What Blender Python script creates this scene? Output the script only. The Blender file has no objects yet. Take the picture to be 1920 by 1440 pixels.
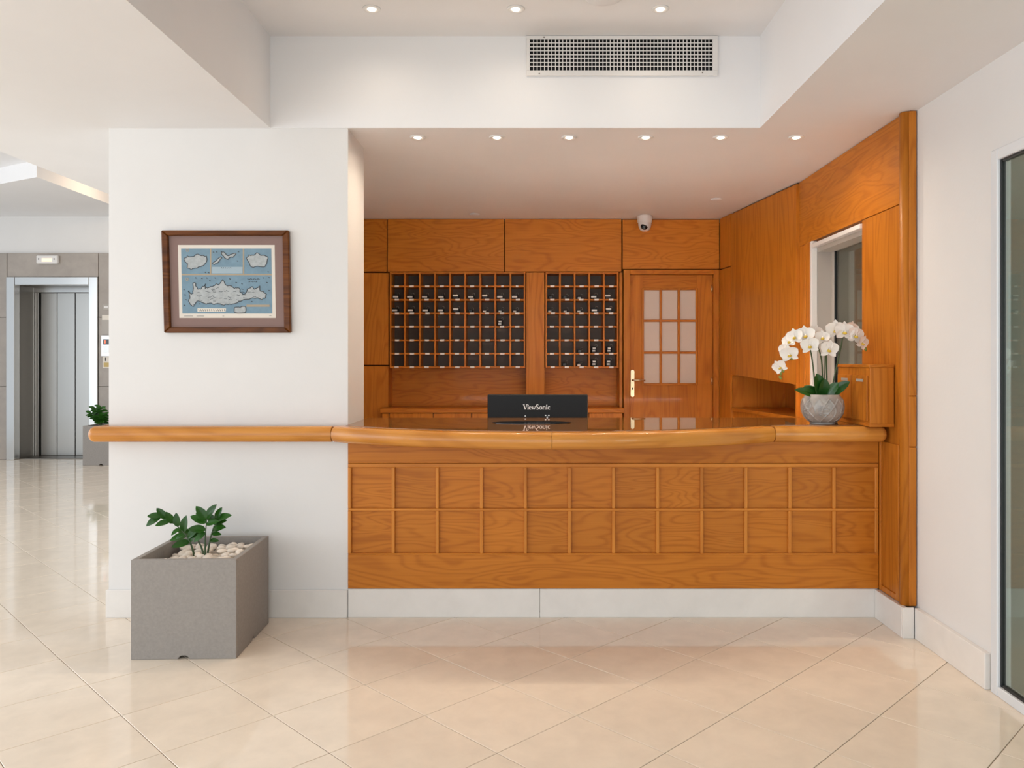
import bpy, bmesh, math, random
from mathutils import Vector, Matrix
random.seed(7)
PI = math.pi
SC = bpy.context.scene
COL = SC.collection

# ------------------------------------------------------------------ camera
F = 1492.0; CX = 998.0; CY = 676.0; H = 1.49          # focal length and vanishing point in 1920x1440 pixels
cam_d = bpy.data.cameras.new('camera'); cam = bpy.data.objects.new('camera', cam_d); COL.objects.link(cam)
cam_d.sensor_width = 36.0; cam_d.lens = 36.0 * F / 1920.0
cam_d.shift_x = (960.0 - CX) / 1920.0; cam_d.shift_y = (CY - 720.0) / 1920.0
cam.location = (0, 0, H); cam.rotation_euler = (PI / 2, 0, 0)
cam_d.clip_start = 0.05; cam_d.clip_end = 100
SC.camera = cam

# ------------------------------------------------------------------ world, daylight, exposure
W = bpy.data.worlds.new('world'); SC.world = W; W.use_nodes = True
W.node_tree.nodes['Background'].inputs[0].default_value = (0.86, 0.93, 1.0, 1)
W.node_tree.nodes['Background'].inputs[1].default_value = 1.0
SC.view_settings.view_transform = 'Standard'; SC.view_settings.look = 'None'
SC.view_settings.exposure = -0.06; SC.view_settings.gamma = 1.0; SC.view_settings.use_curve_mapping = False

def area(name, loc, rot, sx, sy, power, color):
    d = bpy.data.lights.new(name, 'AREA'); d.shape = 'RECTANGLE'; d.size = sx; d.size_y = sy
    d.energy = power; d.color = color
    o = bpy.data.objects.new(name, d); COL.objects.link(o); o.location = loc; o.rotation_euler = rot
    return o
# daylight standing in the two glazed openings (left side of the lobby, and the entrance front behind the camera)
area('daylight_left', (-9.05, 2.4, 1.75), (0, -PI / 2, 0), 3.3, 9.5, 290, (0.90, 0.95, 1.0))
area('daylight_front', (-3.6, -2.9, 1.4), (PI / 2, 0, 0), 10.8, 2.7, 172, (0.95, 0.975, 1.0))
area('side_room_fill', (3.4, -2.9, 1.4), (PI / 2, 0, 0), 2.2, 2.6, 110, (0.97, 0.98, 1.0))  # unseen light added to brighten the side room behind the glass door

# ------------------------------------------------------------------ helpers
def fx(px, Y): return (px - CX) * Y / F
def fz(py, Y): return H - (py - CY) * Y / F
WL = {}
def tag(o, label=None, cat=None, group=None, kind=None):
    if label: o['label'] = label
    if cat: o['category'] = cat
    if group: o['group'] = group
    if kind: o['kind'] = kind
    return o
def link(name, me, loc=(0, 0, 0), parent=None, rot=None):
    o = bpy.data.objects.new(name, me); COL.objects.link(o)
    loc = Vector(loc); WL[o.name] = loc
    if parent is not None:
        o.parent = parent; o.location = loc - WL[parent.name]
    else:
        o.location = loc
    if rot is not None: o.rotation_euler = rot
    return o
def empty(name, loc):
    o = bpy.data.objects.new(name, None); COL.objects.link(o); o.location = loc; o.empty_display_size = 0.05
    WL[o.name] = Vector(loc); return o
def thing(name, loc, label, cat, group=None):
    return tag(empty(name, loc), label, cat, group)
def mesh(name, verts, faces, mat, smooth=False):
    me = bpy.data.meshes.new(name); me.from_pydata([tuple(v) for v in verts], [], faces); me.update()
    if mat: me.materials.append(mat)
    if smooth:
        for p in me.polygons: p.use_smooth = True
    return me
def from_bm(name, bm, mat, smooth=False):
    me = bpy.data.meshes.new(name); bm.normal_update(); bm.to_mesh(me); bm.free()
    if mat: me.materials.append(mat)
    if smooth:
        for p in me.polygons: p.use_smooth = True
    return me
BC = {}
def box_mesh(sx, sy, sz, mat, bev=0.0):
    k = (round(sx, 5), round(sy, 5), round(sz, 5), mat.name, bev)
    if k in BC: return BC[k]
    bm = bmesh.new(); bmesh.ops.create_cube(bm, size=1.0)
    bmesh.ops.scale(bm, vec=(sx, sy, sz), verts=bm.verts)
    if bev > 0: bmesh.ops.bevel(bm, geom=bm.edges[:], offset=bev, segments=1, affect='EDGES', profile=0.5)
    me = from_bm('box', bm, mat); BC[k] = me; return me
def box(name, mat, x0, x1, y0, y1, z0, z1, parent=None, bev=0.0, kind=None):
    o = link(name, box_mesh(abs(x1 - x0), abs(y1 - y0), abs(z1 - z0), mat, bev), ((x0 + x1) / 2, (y0 + y1) / 2, (z0 + z1) / 2), parent)
    if kind: o['kind'] = kind
    return o
def prism(name, mat, pts, axis, a0, a1, parent=None, bev=0.0, kind=None, origin=None):
    """pts: 2D outline; axis 'z' -> (x,y), 'y' -> (x,z), 'x' -> (y,z); extruded a0..a1"""
    def v(p, a):
        if axis == 'z': return Vector((p[0], p[1], a))
        if axis == 'y': return Vector((p[0], a, p[1]))
        return Vector((a, p[0], p[1]))
    n = len(pts)
    vs = [v(p, a0) for p in pts] + [v(p, a1) for p in pts]
    c = sum(vs, Vector()) / (2 * n) if origin is None else Vector(origin)
    fs = [tuple(range(n - 1, -1, -1)), tuple(range(n, 2 * n))] + [(i, (i + 1) % n, n + (i + 1) % n, n + i) for i in range(n)]
    bm = bmesh.new(); bv = [bm.verts.new(p - c) for p in vs]
    for f in fs: bm.faces.new([bv[i] for i in f])
    bmesh.ops.recalc_face_normals(bm, faces=bm.faces)
    if bev > 0: bmesh.ops.bevel(bm, geom=bm.edges[:], offset=bev, segments=1, affect='EDGES')
    o = link(name, from_bm(name, bm, mat), c, parent)
    if kind: o['kind'] = kind
    return o
def lathe_mesh(prof, n, mat, axis='z', smooth=True, fn=None):
    vs = []; fs = []
    m = len(prof)
    for i in range(n):
        a = 2 * PI * i / n
        for j, (r, z) in enumerate(prof):
            rr = r + (fn(a, j / (m - 1), r, z) if fn else 0)
            p = (rr * math.cos(a), rr * math.sin(a), z)
            if axis == 'y': p = (p[0], p[2], p[1])
            vs.append(p)
    for i in range(n):
        k = (i + 1) % n
        for j in range(m - 1):
            f = (i * m + j, k * m + j, k * m + j + 1, i * m + j + 1)
            fs.append(f)
    bm = bmesh.new(); bv = [bm.verts.new(p) for p in vs]
    for f in fs: bm.faces.new([bv[i] for i in f])
    bmesh.ops.remove_doubles(bm, verts=bm.verts, dist=1e-6)
    bmesh.ops.recalc_face_normals(bm, faces=bm.faces)
    return from_bm('lathe', bm, mat, smooth)
def tube_mesh(pts, rad, mat, n=8, smooth=True):
    pts = [Vector(p) for p in pts]; m = len(pts); vs = []; fs = []
    if not hasattr(rad, '__len__'): rad = [rad] * m
    up = Vector((0, 0, 1))
    for i, p in enumerate(pts):
        t = (pts[min(i + 1, m - 1)] - pts[max(i - 1, 0)]).normalized()
        ref = up if abs(t.dot(up)) < 0.95 else Vector((1, 0, 0))
        a = t.cross(ref).normalized(); b = a.cross(t)
        for k in range(n):
            q = 2 * PI * k / n
            vs.append(p + (a * math.cos(q) + b * math.sin(q)) * rad[i])
    for i in range(m - 1):
        for k in range(n):
            fs.append((i * n + k, i * n + (k + 1) % n, (i + 1) * n + (k + 1) % n, (i + 1) * n + k))
    fs.append(tuple(range(n - 1, -1, -1))); fs.append(tuple((m - 1) * n + k for k in range(n)))
    bm = bmesh.new(); bv = [bm.verts.new(p) for p in vs]
    for f in fs: bm.faces.new([bv[i] for i in f])
    bmesh.ops.recalc_face_normals(bm, faces=bm.faces)
    return from_bm('tube', bm, mat, smooth)
def rel(pts, o): return [Vector(p) - Vector(o) for p in pts]
def bez(a, b, c, d, n=12):
    a, b, c, d = map(Vector, (a, b, c, d)); r = []
    for i in range(n + 1):
        t = i / n; s = 1 - t
        r.append(a * s ** 3 + b * 3 * s * s * t + c * 3 * s * t * t + d * t ** 3)
    return r

# ------------------------------------------------------------------ materials
def mat(name, color, rough=0.5, metal=0.0, spec=0.5, coat=0.0, **kw):
    m = bpy.data.materials.new(name); m.use_nodes = True
    b = m.node_tree.nodes['Principled BSDF']
    b.inputs['Base Color'].default_value = (*color, 1); b.inputs['Roughness'].default_value = rough
    b.inputs['Metallic'].default_value = metal; b.inputs['Specular IOR Level'].default_value = spec
    b.inputs['Coat Weight'].default_value = coat; b.inputs['Coat Roughness'].default_value = 0.06
    for k, v in kw.items(): b.inputs[k.replace('_', ' ')].default_value = v
    return m
def nd(m, t, **kw):
    n = m.node_tree.nodes.new(t)
    for k, v in kw.items(): setattr(n, k, v)
    return n
def lk(m, a, b): m.node_tree.links.new(a, b)
def ramp(m, stops):
    r = nd(m, 'ShaderNodeValToRGB'); e = r.color_ramp.elements
    while len(e) < len(stops): e.new(0.5)
    for i, (p, c) in enumerate(stops): e[i].position = p; e[i].color = (*c, 1)
    return r
def vmath(m, op, a=None, b=None):
    n = nd(m, 'ShaderNodeVectorMath', operation=op)
    if a is not None: lk(m, a, n.inputs[0])
    if b is not None:
        if isinstance(b, tuple): n.inputs[1].default_value = b
        else: lk(m, b, n.inputs[1])
    return n
def fmath(m, op, a, b=None):
    n = nd(m, 'ShaderNodeMath', operation=op); lk(m, a, n.inputs[0])
    if b is not None:
        if isinstance(b, (int, float)): n.inputs[1].default_value = b
        else: lk(m, b, n.inputs[1])
    return n
def noise(m, vec, scale, detail=2.0, rough=0.5, dist=0.0):
    n = nd(m, 'ShaderNodeTexNoise'); lk(m, vec, n.inputs['Vector'])
    n.inputs['Scale'].default_value = scale; n.inputs['Detail'].default_value = detail
    n.inputs['Roughness'].default_value = rough; n.inputs['Distortion'].default_value = dist
    return n
def plaster(name, color, rough=0.6):
    m = mat(name, color, rough, spec=0.3); b = m.node_tree.nodes['Principled BSDF']
    tc = nd(m, 'ShaderNodeTexCoord'); n = noise(m, tc.outputs['Object'], 2.2, 4)
    r = ramp(m, [(0.3, tuple(c * 0.975 for c in color)), (0.7, color)]); lk(m, n.outputs['Fac'], r.inputs['Fac'])
    lk(m, r.outputs['Color'], b.inputs['Base Color'])
    n2 = noise(m, tc.outputs['Object'], 60, 3); bp = nd(m, 'ShaderNodeBump'); bp.inputs['Strength'].default_value = 0.04
    bp.inputs['Distance'].default_value = 0.01; lk(m, n2.outputs['Fac'], bp.inputs['Height']); lk(m, bp.outputs['Normal'], b.inputs['Normal'])
    return m
def wood(name, along, light, mid, dark, rough=0.42, coat=0.06, figure=1.0, freq=44.0):
    """along: 'h' grain runs in x and y, 'v' grain runs in z"""
    m = mat(name, mid, rough, spec=0.22, coat=coat); b = m.node_tree.nodes['Principled BSDF']
    tc = nd(m, 'ShaderNodeTexCoord'); oi = nd(m, 'ShaderNodeObjectInfo')
    off = vmath(m, 'SCALE'); lk(m, oi.outputs['Random'], off.inputs['Scale']); off.inputs[0].default_value = (37.0, 23.0, 51.0)
    p = vmath(m, 'ADD', tc.outputs['Object'], off.outputs['Vector'])
    s_low = (1.1, 1.1, 5.2) if along == 'h' else (4.6, 4.6, 0.6)
    s_fine = (2.0, 2.0, 90.0) if along == 'h' else (90.0, 90.0, 1.6)
    q = vmath(m, 'MULTIPLY', p.outputs['Vector'], s_low)
    n1 = noise(m, q.outputs['Vector'], 1.0, 2.0, 0.45, 0.45)
    rings = fmath(m, 'SINE', fmath(m, 'MULTIPLY', n1.outputs['Fac'], freq * 2 * figure).outputs[0])
    rr = fmath(m, 'POWER', fmath(m, 'ADD', fmath(m, 'MULTIPLY', rings.outputs[0], 0.5).outputs[0], 0.5).outputs[0], 2.5)
    qf = vmath(m, 'MULTIPLY', p.outputs['Vector'], s_fine)
    n2 = noise(m, qf.outputs['Vector'], 1.0, 3.0, 0.6)
    n3 = noise(m, q.outputs['Vector'], 0.7, 2.0)
    a = fmath(m, 'MULTIPLY', rr.outputs[0], 0.24)
    c = fmath(m, 'MULTIPLY', n2.outputs['Fac'], 0.55)
    d = fmath(m, 'MULTIPLY', n3.outputs['Fac'], 0.35)
    s = fmath(m, 'ADD', fmath(m, 'ADD', a.outputs[0], c.outputs[0]).outputs[0], d.outputs[0])
    r = ramp(m, [(0.22, light), (0.52, mid), (0.92, dark)]); lk(m, s.outputs[0], r.inputs['Fac'])
    hs = nd(m, 'ShaderNodeHueSaturation'); lk(m, r.outputs['Color'], hs.inputs['Color'])
    v = nd(m, 'ShaderNodeMapRange'); lk(m, oi.outputs['Random'], v.inputs['Value']); v.inputs['To Min'].default_value = 0.93; v.inputs['To Max'].default_value = 1.07
    lk(m, v.outputs['Result'], hs.inputs['Value']); lk(m, hs.outputs['Color'], b.inputs['Base Color'])
    bp = nd(m, 'ShaderNodeBump'); bp.inputs['Strength'].default_value = 0.05; bp.inputs['Distance'].default_value = 0.004
    lk(m, n2.outputs['Fac'], bp.inputs['Height']); lk(m, bp.outputs['Normal'], b.inputs['Normal'])
    return m
def speckle(name, color, var, scale, rough=0.5, bump=0.1, spec=0.4, detail=4, rnd=0.0, coat=0.0):
    m = mat(name, color, rough, spec=spec, coat=coat); b = m.node_tree.nodes['Principled BSDF']
    tc = nd(m, 'ShaderNodeTexCoord'); oi = nd(m, 'ShaderNodeObjectInfo')
    off = vmath(m, 'SCALE'); lk(m, oi.outputs['Random'], off.inputs['Scale']); off.inputs[0].default_value = (41.0, 17.0, 29.0)
    p = vmath(m, 'ADD', tc.outputs['Object'], off.outputs['Vector'])
    n = noise(m, p.outputs['Vector'], scale, detail, 0.6, 0.3)
    r = ramp(m, [(0.28, tuple(max(0, c * (1 - var)) for c in color)), (0.72, tuple(min(1, c * (1 + var * 0.6)) for c in color))])
    lk(m, n.outputs['Fac'], r.inputs['Fac']); out = r.outputs['Color']
    if rnd:
        hs = nd(m, 'ShaderNodeHueSaturation'); lk(m, out, hs.inputs['Color'])
        v = nd(m, 'ShaderNodeMapRange'); lk(m, oi.outputs['Random'], v.inputs['Value']); v.inputs['To Min'].default_value = 1 - rnd; v.inputs['To Max'].default_value = 1 + rnd
        lk(m, v.outputs['Result'], hs.inputs['Value']); out = hs.outputs['Color']
    lk(m, out, b.inputs['Base Color'])
    if bump:
        bp = nd(m, 'ShaderNodeBump'); bp.inputs['Strength'].default_value = bump; bp.inputs['Distance'].default_value = 0.003
        lk(m, n.outputs['Fac'], bp.inputs['Height']); lk(m, bp.outputs['Normal'], b.inputs['Normal'])
    return m
def thin_glass(name, tint, ior=1.55, extra=0.0):
    m = bpy.data.materials.new(name); m.use_nodes = True; t = m.node_tree; t.nodes.clear()
    out = nd(m, 'ShaderNodeOutputMaterial'); tr = nd(m, 'ShaderNodeBsdfTransparent'); tr.inputs[0].default_value = (*tint, 1)
    gl = nd(m, 'ShaderNodeBsdfGlossy'); gl.inputs['Roughness'].default_value = 0.01; gl.inputs[0].default_value = (0.95, 0.97, 0.96, 1)
    fr = nd(m, 'ShaderNodeFresnel'); fr.inputs[0].default_value = ior
    ge = nd(m, 'ShaderNodeNewGeometry'); mr = nd(m, 'ShaderNodeMapRange'); lk(m, ge.outputs['Backfacing'], mr.inputs['Value'])
    mr.inputs['To Min'].default_value = ior; mr.inputs['To Max'].default_value = 1 / ior; lk(m, mr.outputs['Result'], fr.inputs[0])
    ad = fmath(m, 'ADD', fr.outputs[0], extra); ad.use_clamp = True
    mx = nd(m, 'ShaderNodeMixShader'); lk(m, ad.outputs[0], mx.inputs[0]); lk(m, tr.outputs[0], mx.inputs[1]); lk(m, gl.outputs[0], mx.inputs[2])
    lk(m, mx.outputs[0], out.inputs[0]); return m
def emit(name, color, strength):
    m = bpy.data.materials.new(name); m.use_nodes = True; b = m.node_tree.nodes['Principled BSDF']
    b.inputs['Base Color'].default_value = (*color, 1); b.inputs['Emission Color'].default_value = (*color, 1); b.inputs['Emission Strength'].default_value = strength
    return m

M = {}
M['wall'] = plaster('wall_plaster', (0.785, 0.772, 0.755))
M['ceil'] = plaster('ceiling_plaster', (0.86, 0.853, 0.855))
M['marble'] = speckle('marble_skirting', (0.80, 0.77, 0.73), 0.05, 6, 0.22, 0.0, 0.5, 5)
M['tile'] = speckle('floor_tile', (0.89, 0.775, 0.64), 0.07, 7, 0.07, 0.02, 0.5, 6, 0.025)
M['grout'] = mat('grout', (0.36, 0.27, 0.19), 0.8)
M['stone'] = speckle('stone_cladding', (0.40, 0.355, 0.315), 0.14, 3.5, 0.38, 0.05, 0.4, 6, 0.04)
M['stone_joint'] = mat('stone_joint', (0.20, 0.18, 0.16), 0.8)
WL_, WM_, WD_ = (0.60, 0.212, 0.024), (0.51, 0.166, 0.015), (0.36, 0.102, 0.008)
M['wood_h'] = wood('wood_grain_across', 'h', WL_, WM_, WD_)
M['wood_v'] = wood('wood_grain_upright', 'v', WL_, WM_, WD_, figure=0.8)
M['wood_panel'] = wood('wood_counter_panel', 'h', WL_, WM_, WD_, figure=1.25)
M['batten'] = wood('wood_batten', 'v', (0.70, 0.27, 0.045), (0.60, 0.22, 0.032), (0.46, 0.15, 0.02), figure=0.3)
M['batten_h'] = wood('wood_batten_across', 'h', (0.70, 0.27, 0.045), (0.60, 0.22, 0.032), (0.46, 0.15, 0.02), figure=0.3)
M['rail'] = wood('wood_rail', 'h', (0.68, 0.30, 0.062), (0.58, 0.235, 0.042), (0.42, 0.15, 0.022), 0.24, 0.4, 0.35)
M['wood_gap'] = mat('wood_gap', (0.06, 0.022, 0.007), 0.7)
M['rack_back'] = mat('rack_back', (0.15, 0.115, 0.09), 0.40, spec=0.2)
M['counter_glass'] = mat('counter_glass', (0.26, 0.11, 0.028), 0.015, spec=0.6, coat=0.0)
M['steel'] = mat('brushed_steel', (0.50, 0.49, 0.465), 0.30, 1.0)
M['steel_bright'] = mat('bright_steel', (0.62, 0.62, 0.61), 0.26, 1.0)
M['steel_dark'] = mat('dark_steel', (0.20, 0.185, 0.165), 0.35, 1.0)
M['alu'] = mat('white_aluminium', (0.72, 0.74, 0.76), 0.35)
M['seal'] = mat('black_seal', (0.012, 0.014, 0.016), 0.4)
M['door_glass'] = thin_glass('door_glass', (0.74, 0.79, 0.75), 1.55, 0.0)
M['win_glass'] = thin_glass('window_glass', (0.80, 0.81, 0.78), 1.3, 0.0)
M['frost'] = mat('frosted_pane', (0.74, 0.64, 0.55), 0.35, spec=0.5)
M['grey_room'] = mat('grey_room_wall', (0.33, 0.32, 0.28), 0.7)
M['grey_jamb'] = mat('grey_jamb', (0.42, 0.385, 0.345), 0.5)
M['white'] = mat('white_plastic', (0.78, 0.76, 0.74), 0.4)
M['white_gloss'] = mat('white_paint', (0.82, 0.80, 0.77), 0.35)
M['black'] = mat('black_plastic', (0.006, 0.0065, 0.007), 0.38, spec=0.2)
M['black_gloss'] = mat('black_gloss', (0.006, 0.006, 0.007), 0.08)
M['void'] = mat('dark_duct', (0.004, 0.004, 0.005), 0.9)
M['ink_white'] = mat('white_lettering', (0.85, 0.85, 0.85), 0.5)
M['brass'] = mat('pale_brass', (0.80, 0.66, 0.43), 0.25, 0.9)
M['label'] = mat('white_label', (0.94, 0.92, 0.86), 0.5)
M['fob'] = mat('black_fob', (0.012, 0.011, 0.011), 0.4)
M['frame_wood'] = wood('picture_frame_wood', 'h', (0.20, 0.066, 0.010), (0.115, 0.034, 0.005), (0.04, 0.011, 0.002), 0.4, 0.05, 0.6)
M['mount'] = mat('mauve_mount', (0.255, 0.165, 0.145), 0.8)
M['paper'] = mat('cream_paper', (0.76, 0.70, 0.62), 0.8)
M['sea'] = speckle('map_sea_print', (0.205, 0.315, 0.395), 0.10, 25, 0.8, 0.0, 0.2)
M['land'] = speckle('map_land_print', (0.44, 0.47, 0.475), 0.16, 45, 0.8, 0.0, 0.2)
M['map_ink'] = mat('map_ink', (0.075, 0.085, 0.095), 0.8)
M['map_ochre'] = mat('map_ochre', (0.42, 0.34, 0.24), 0.8)
M['map_pale'] = mat('map_pale_blue', (0.36, 0.46, 0.52), 0.8)
M['concrete'] = speckle('grey_planter_concrete', (0.31, 0.285, 0.262), 0.10, 70, 0.62, 0.06, 0.3, 5)
M['soil'] = speckle('dark_soil', (0.045, 0.03, 0.02), 0.4, 60, 0.95, 0.5)
M['pebble'] = speckle('cream_pebble', (0.86, 0.77, 0.67), 0.10, 14, 0.5, 0.0, 0.4, 3, 0.14)
M['leaf'] = speckle('glossy_green_leaf', (0.020, 0.090, 0.008), 0.35, 9, 0.32, 0.05, 0.3, 2, 0.15)
M['leaf_dark'] = speckle('orchid_leaf', (0.016, 0.085, 0.012), 0.3, 9, 0.25, 0.05, 0.5, 2, 0.1)
M['stem'] = mat('dark_green_stem', (0.045, 0.085, 0.030), 0.45)
M['petal'] = mat('white_petal', (0.88, 0.83, 0.77), 0.5, Subsurface_Weight=0.0)
M['lip'] = mat('yellow_orchid_lip', (0.72, 0.50, 0.06), 0.45)
M['bud'] = mat('olive_bud', (0.22, 0.26, 0.05), 0.5)
M['pot'] = speckle('grey_glazed_pot', (0.36, 0.335, 0.31), 0.35, 16, 0.30, 0.0, 0.5, 4, 0.0, 0.4)
M['lamp'] = emit('downlight_glow', (1.0, 0.88, 0.72), 9.0)
M['led'] = emit('red_led', (1.0, 0.12, 0.06), 2.0)
M['dark_box'] = mat('dark_interior', (0.02, 0.019, 0.018), 0.8)
M['laminate'] = mat('pale_laminate', (0.78, 0.76, 0.73), 0.5)
M['fill'] = emit('fill_bar_diffuser', (1.0, 0.93, 0.84), 3.0)  # glow of the added bar under the counter lip
M['ochre'] = mat('ochre_print', (0.55, 0.40, 0.15), 0.6)

Y0 = 4.612        # plane of the pillar face and counter front
YB = 7.56         # plane of the panelled back wall
ZS = 2.838        # underside of the soffit
ZC = 3.37         # ceiling inside the raised coffer
XR = 2.075        # white right wall
XW = 2.02         # panelled right wall of the reception
CX0, CX1 = fx(507, Y0), fx(1425, Y0)

# ------------------------------------------------------------------ setting: floor
floor = box('floor', M['grout'], -9.3, 4.7, -3.1, 13.0, -0.12, -0.003, kind='structure')
T = 0.45; DG = T * math.sqrt(2)                     # tile edge and diagonal
xv = fx(852, Y0)                                    # a tile corner that falls on the counter plane
tile_me = box_mesh(T - 0.0035, T - 0.0035, 0.012, M['tile'], 0.0012)
cand = []
for i in range(-60, 61):
    for j in range(-60, 61):
        cx = xv + (i + j + 1) * DG / 2; cy = Y0 + (i - j) * DG / 2
        if not (-9.2 < cx < 4.6 and -3.0 < cy < 12.8): continue
        seen = cy > 1.6 and cx / max(cy, .1) > -0.80 and cx / max(cy, .1) < 0.74
        hid = (cy > 5.0 and -0.50 * cy < cx < 2.1) or (cx > 2.5 and cy > 4.2) or cx > 3.3
        cand.append((0 if (seen and not hid) else 1, math.hypot(cx, cy), cx, cy))
cand.sort()
for _, _, cx, cy in cand[:300]:
    link('floor_tile', tile_me, (cx, cy, -0.006), floor, (0, 0, PI / 4))
vs, fs = [], []
h = (T - 0.0035) / math.sqrt(2)
for _, _, cx, cy in cand[300:]:
    b = len(vs)
    vs += [(cx - h, cy, 0), (cx, cy - h, 0), (cx + h, cy, 0), (cx, cy + h, 0), (cx - h, cy, -.01), (cx, cy - h, -.01), (cx + h, cy, -.01), (cx, cy + h, -.01)]
    fs += [(b, b + 1, b + 2, b + 3), (b, b + 4, b + 5, b + 1), (b + 1, b + 5, b + 6, b + 2), (b + 2, b + 6, b + 7, b + 3), (b + 3, b + 7, b + 4, b)]
tag(link('floor_tile_rest', mesh('floor_tile_rest', vs, fs, M['tile']), (0, 0, 0), floor), kind='stuff')

# ------------------------------------------------------------------ setting: ceilings
S = 'structure'
box('ceiling', M['ceil'], -3.43, CX0, -3.1, 8.1, ZS, 3.95, kind=S)
box('ceiling', M['ceil'], CX1, 4.7, -3.1, Y0, ZS, 3.95, kind=S)
box('ceiling', M['ceil'], CX0, 4.7, Y0, 8.1, ZS, 3.95, kind=S)
box('ceiling', M['ceil'], CX0, CX1, -3.1, 0.9, ZS, 3.95, kind=S)
box('ceiling', M['ceil'], CX0, CX1, 0.9, Y0, ZC, 3.95, kind=S)
box('ceiling', M['ceil'], -9.3, -3.43, -3.1, 12.3, 3.86, 3.95, kind=S)
prism('ceiling', M['ceil'], [(-5.86, 12.0), (-5.86, 9.41), (-6.54, 9.78), (-9.2, 11.2), (-9.2, 12.0)], 'z', 3.66, 3.86, kind=S)

# ------------------------------------------------------------------ setting: walls
PX0, PX1, PYF, PYB = fx(203, Y0), fx(652, Y0), Y0 + 0.006, 5.05
box('wall_pillar', M['wall'], PX0, PX1, PYF, PYB, 0, ZS, kind=S)
box('wall_lobby', M['wall'], PX0, PX0 + 0.15, PYB, 12.0, 0, 3.86, kind=S)
box('wall_far', M['wall'], -9.3, PX0 + 0.15, 11.98, 12.02, 3.1, 3.86, kind=S)
box('wall_right', M['wall'], XR, XR + 0.14, 3.58, 4.29, 0, ZS, kind=S)
box('wall_right', M['wall'], XR, XR + 0.14, -0.2, 3.58, 2.43, ZS, kind=S)
box('wall_right', M['wall'], XR, XR + 0.14, -3.1, -0.2, 0, ZS, kind=S)
# side room behind the glass door
box('wall_side_room', M['grey_room'], XR + 0.14, 4.7, 4.15, 4.28, 0, ZS, kind=S)
box('wall_side_room', M['grey_room'], 4.6, 4.7, -3.1, 4.2, 0, ZS, kind=S)
# back office behind the window in the panelled wall
box('wall_office', M['grey_room'], 3.6, 3.7, 4.28, 8.1, 0, ZS, kind=S)
box('wall_office', M['grey_room'], XW + 0.1, 3.7, 8.0, 8.1, 0, ZS, kind=S)
# glazed fronts that let the daylight in, beyond the picture's edges
def glazing(name, along, a0, a1, fixed, z1, n):
    w = empty(name, (0, 0, 0)); w['kind'] = S
    for k in range(n + 1):
        a = a0 + (a1 - a0) * k / n
        if along == 'y': box('mullion', M['alu'], fixed - .12, fixed - .04, a - .03, a + .03, 0, z1, w)
        else: box('mullion', M['alu'], a - .03, a + .03, fixed - .12, fixed - .04, 0, z1, w)
    for z in (0.03, z1 - 0.03):
        if along == 'y': box('rail', M['alu'], fixed - .12, fixed - .04, a0, a1, z - .03, z + .03, w)
        else: box('rail', M['alu'], a0, a1, fixed - .12, fixed - .04, z - .03, z + .03, w)
glazing('window_1', 'y', -3.0, 11.9, -9.1, 3.86, 8)
glazing('window_2', 'x', -9.2, 4.6, -2.95, ZS, 9)

# skirting
bb = Y0 - 0.008
box('baseboard_pillar', M['marble'], PX0 - 0.012, PX1 - 0.002, bb, PYF, 0, fz(1106, Y0), bev=0.003, kind=S)
box('baseboard_pillar', M['marble'], PX0 - 0.012, PX0, PYF, PYB, 0, fz(1106, Y0), bev=0.003, kind=S)
ZB = fz(1104, Y0)
xm = fx(1012, Y0)
box('baseboard_counter', M['marble'], PX1 + 0.002, xm - 0.001, Y0, Y0 + 0.03, 0, ZB, bev=0.002, kind=S)
box('baseboard_counter', M['marble'], xm + 0.001, XW - 0.016, Y0, Y0 + 0.03, 0, ZB, bev=0.002, kind=S)
box('baseboard_return', M['marble'], XW - 0.036, XW - 0.006, 4.275, Y0 - 0.002, 0, 0.165, bev=0.002, kind=S)
box('baseboard_return', M['marble'], XW - 0.034, XR - 0.03, 4.262, 4.275, 0, 0.165, bev=0.002, kind=S)
box('baseboard_right', M['marble'], XR - 0.028, XR, 3.60, 4.262, 0, 0.165, bev=0.003, kind=S)
box('baseboard_side_room', M['marble'], XR + .14, 4.6, 4.12, 4.15, 0, 0.30, kind=S)

# stone cladding round the lift, single slabs
YE = 11.93
xs = [-9.25, fx(13, YE), fx(184.5, YE), -5.2, -3.9, -2.6]
zs = [0, fz(725, YE), fz(595, YE), 3.1]
bed_l = box('wall_elevator', M['stone_joint'], -9.3, xs[1] - .002, YE + .02, YE + .07, 0, 3.1, kind=S)
bed_r = box('wall_elevator', M['stone_joint'], xs[2] + .002, PX0 + .15, YE + .02, YE + .07, 0, 3.1, kind=S)
bed_t = box('wall_elevator', M['stone_joint'], xs[1], xs[2], YE + .02, YE + .07, fz(518, YE), 3.1, kind=S)
for i in range(len(xs) - 1):
    for j in range(3):
        if i == 1:
            if j == 2: box('stone_slab', M['stone'], xs[i] + .004, xs[i + 1] - .004, YE, YE + .03, fz(519, YE), zs[j + 1], bed_t, 0.003)
        else:
            box('stone_slab', M['stone'], xs[i] + .004, xs[i + 1] - .004, YE, YE + .03, zs[j] + .004, zs[j + 1] - .003, bed_l if i == 0 else bed_r, 0.003)

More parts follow.
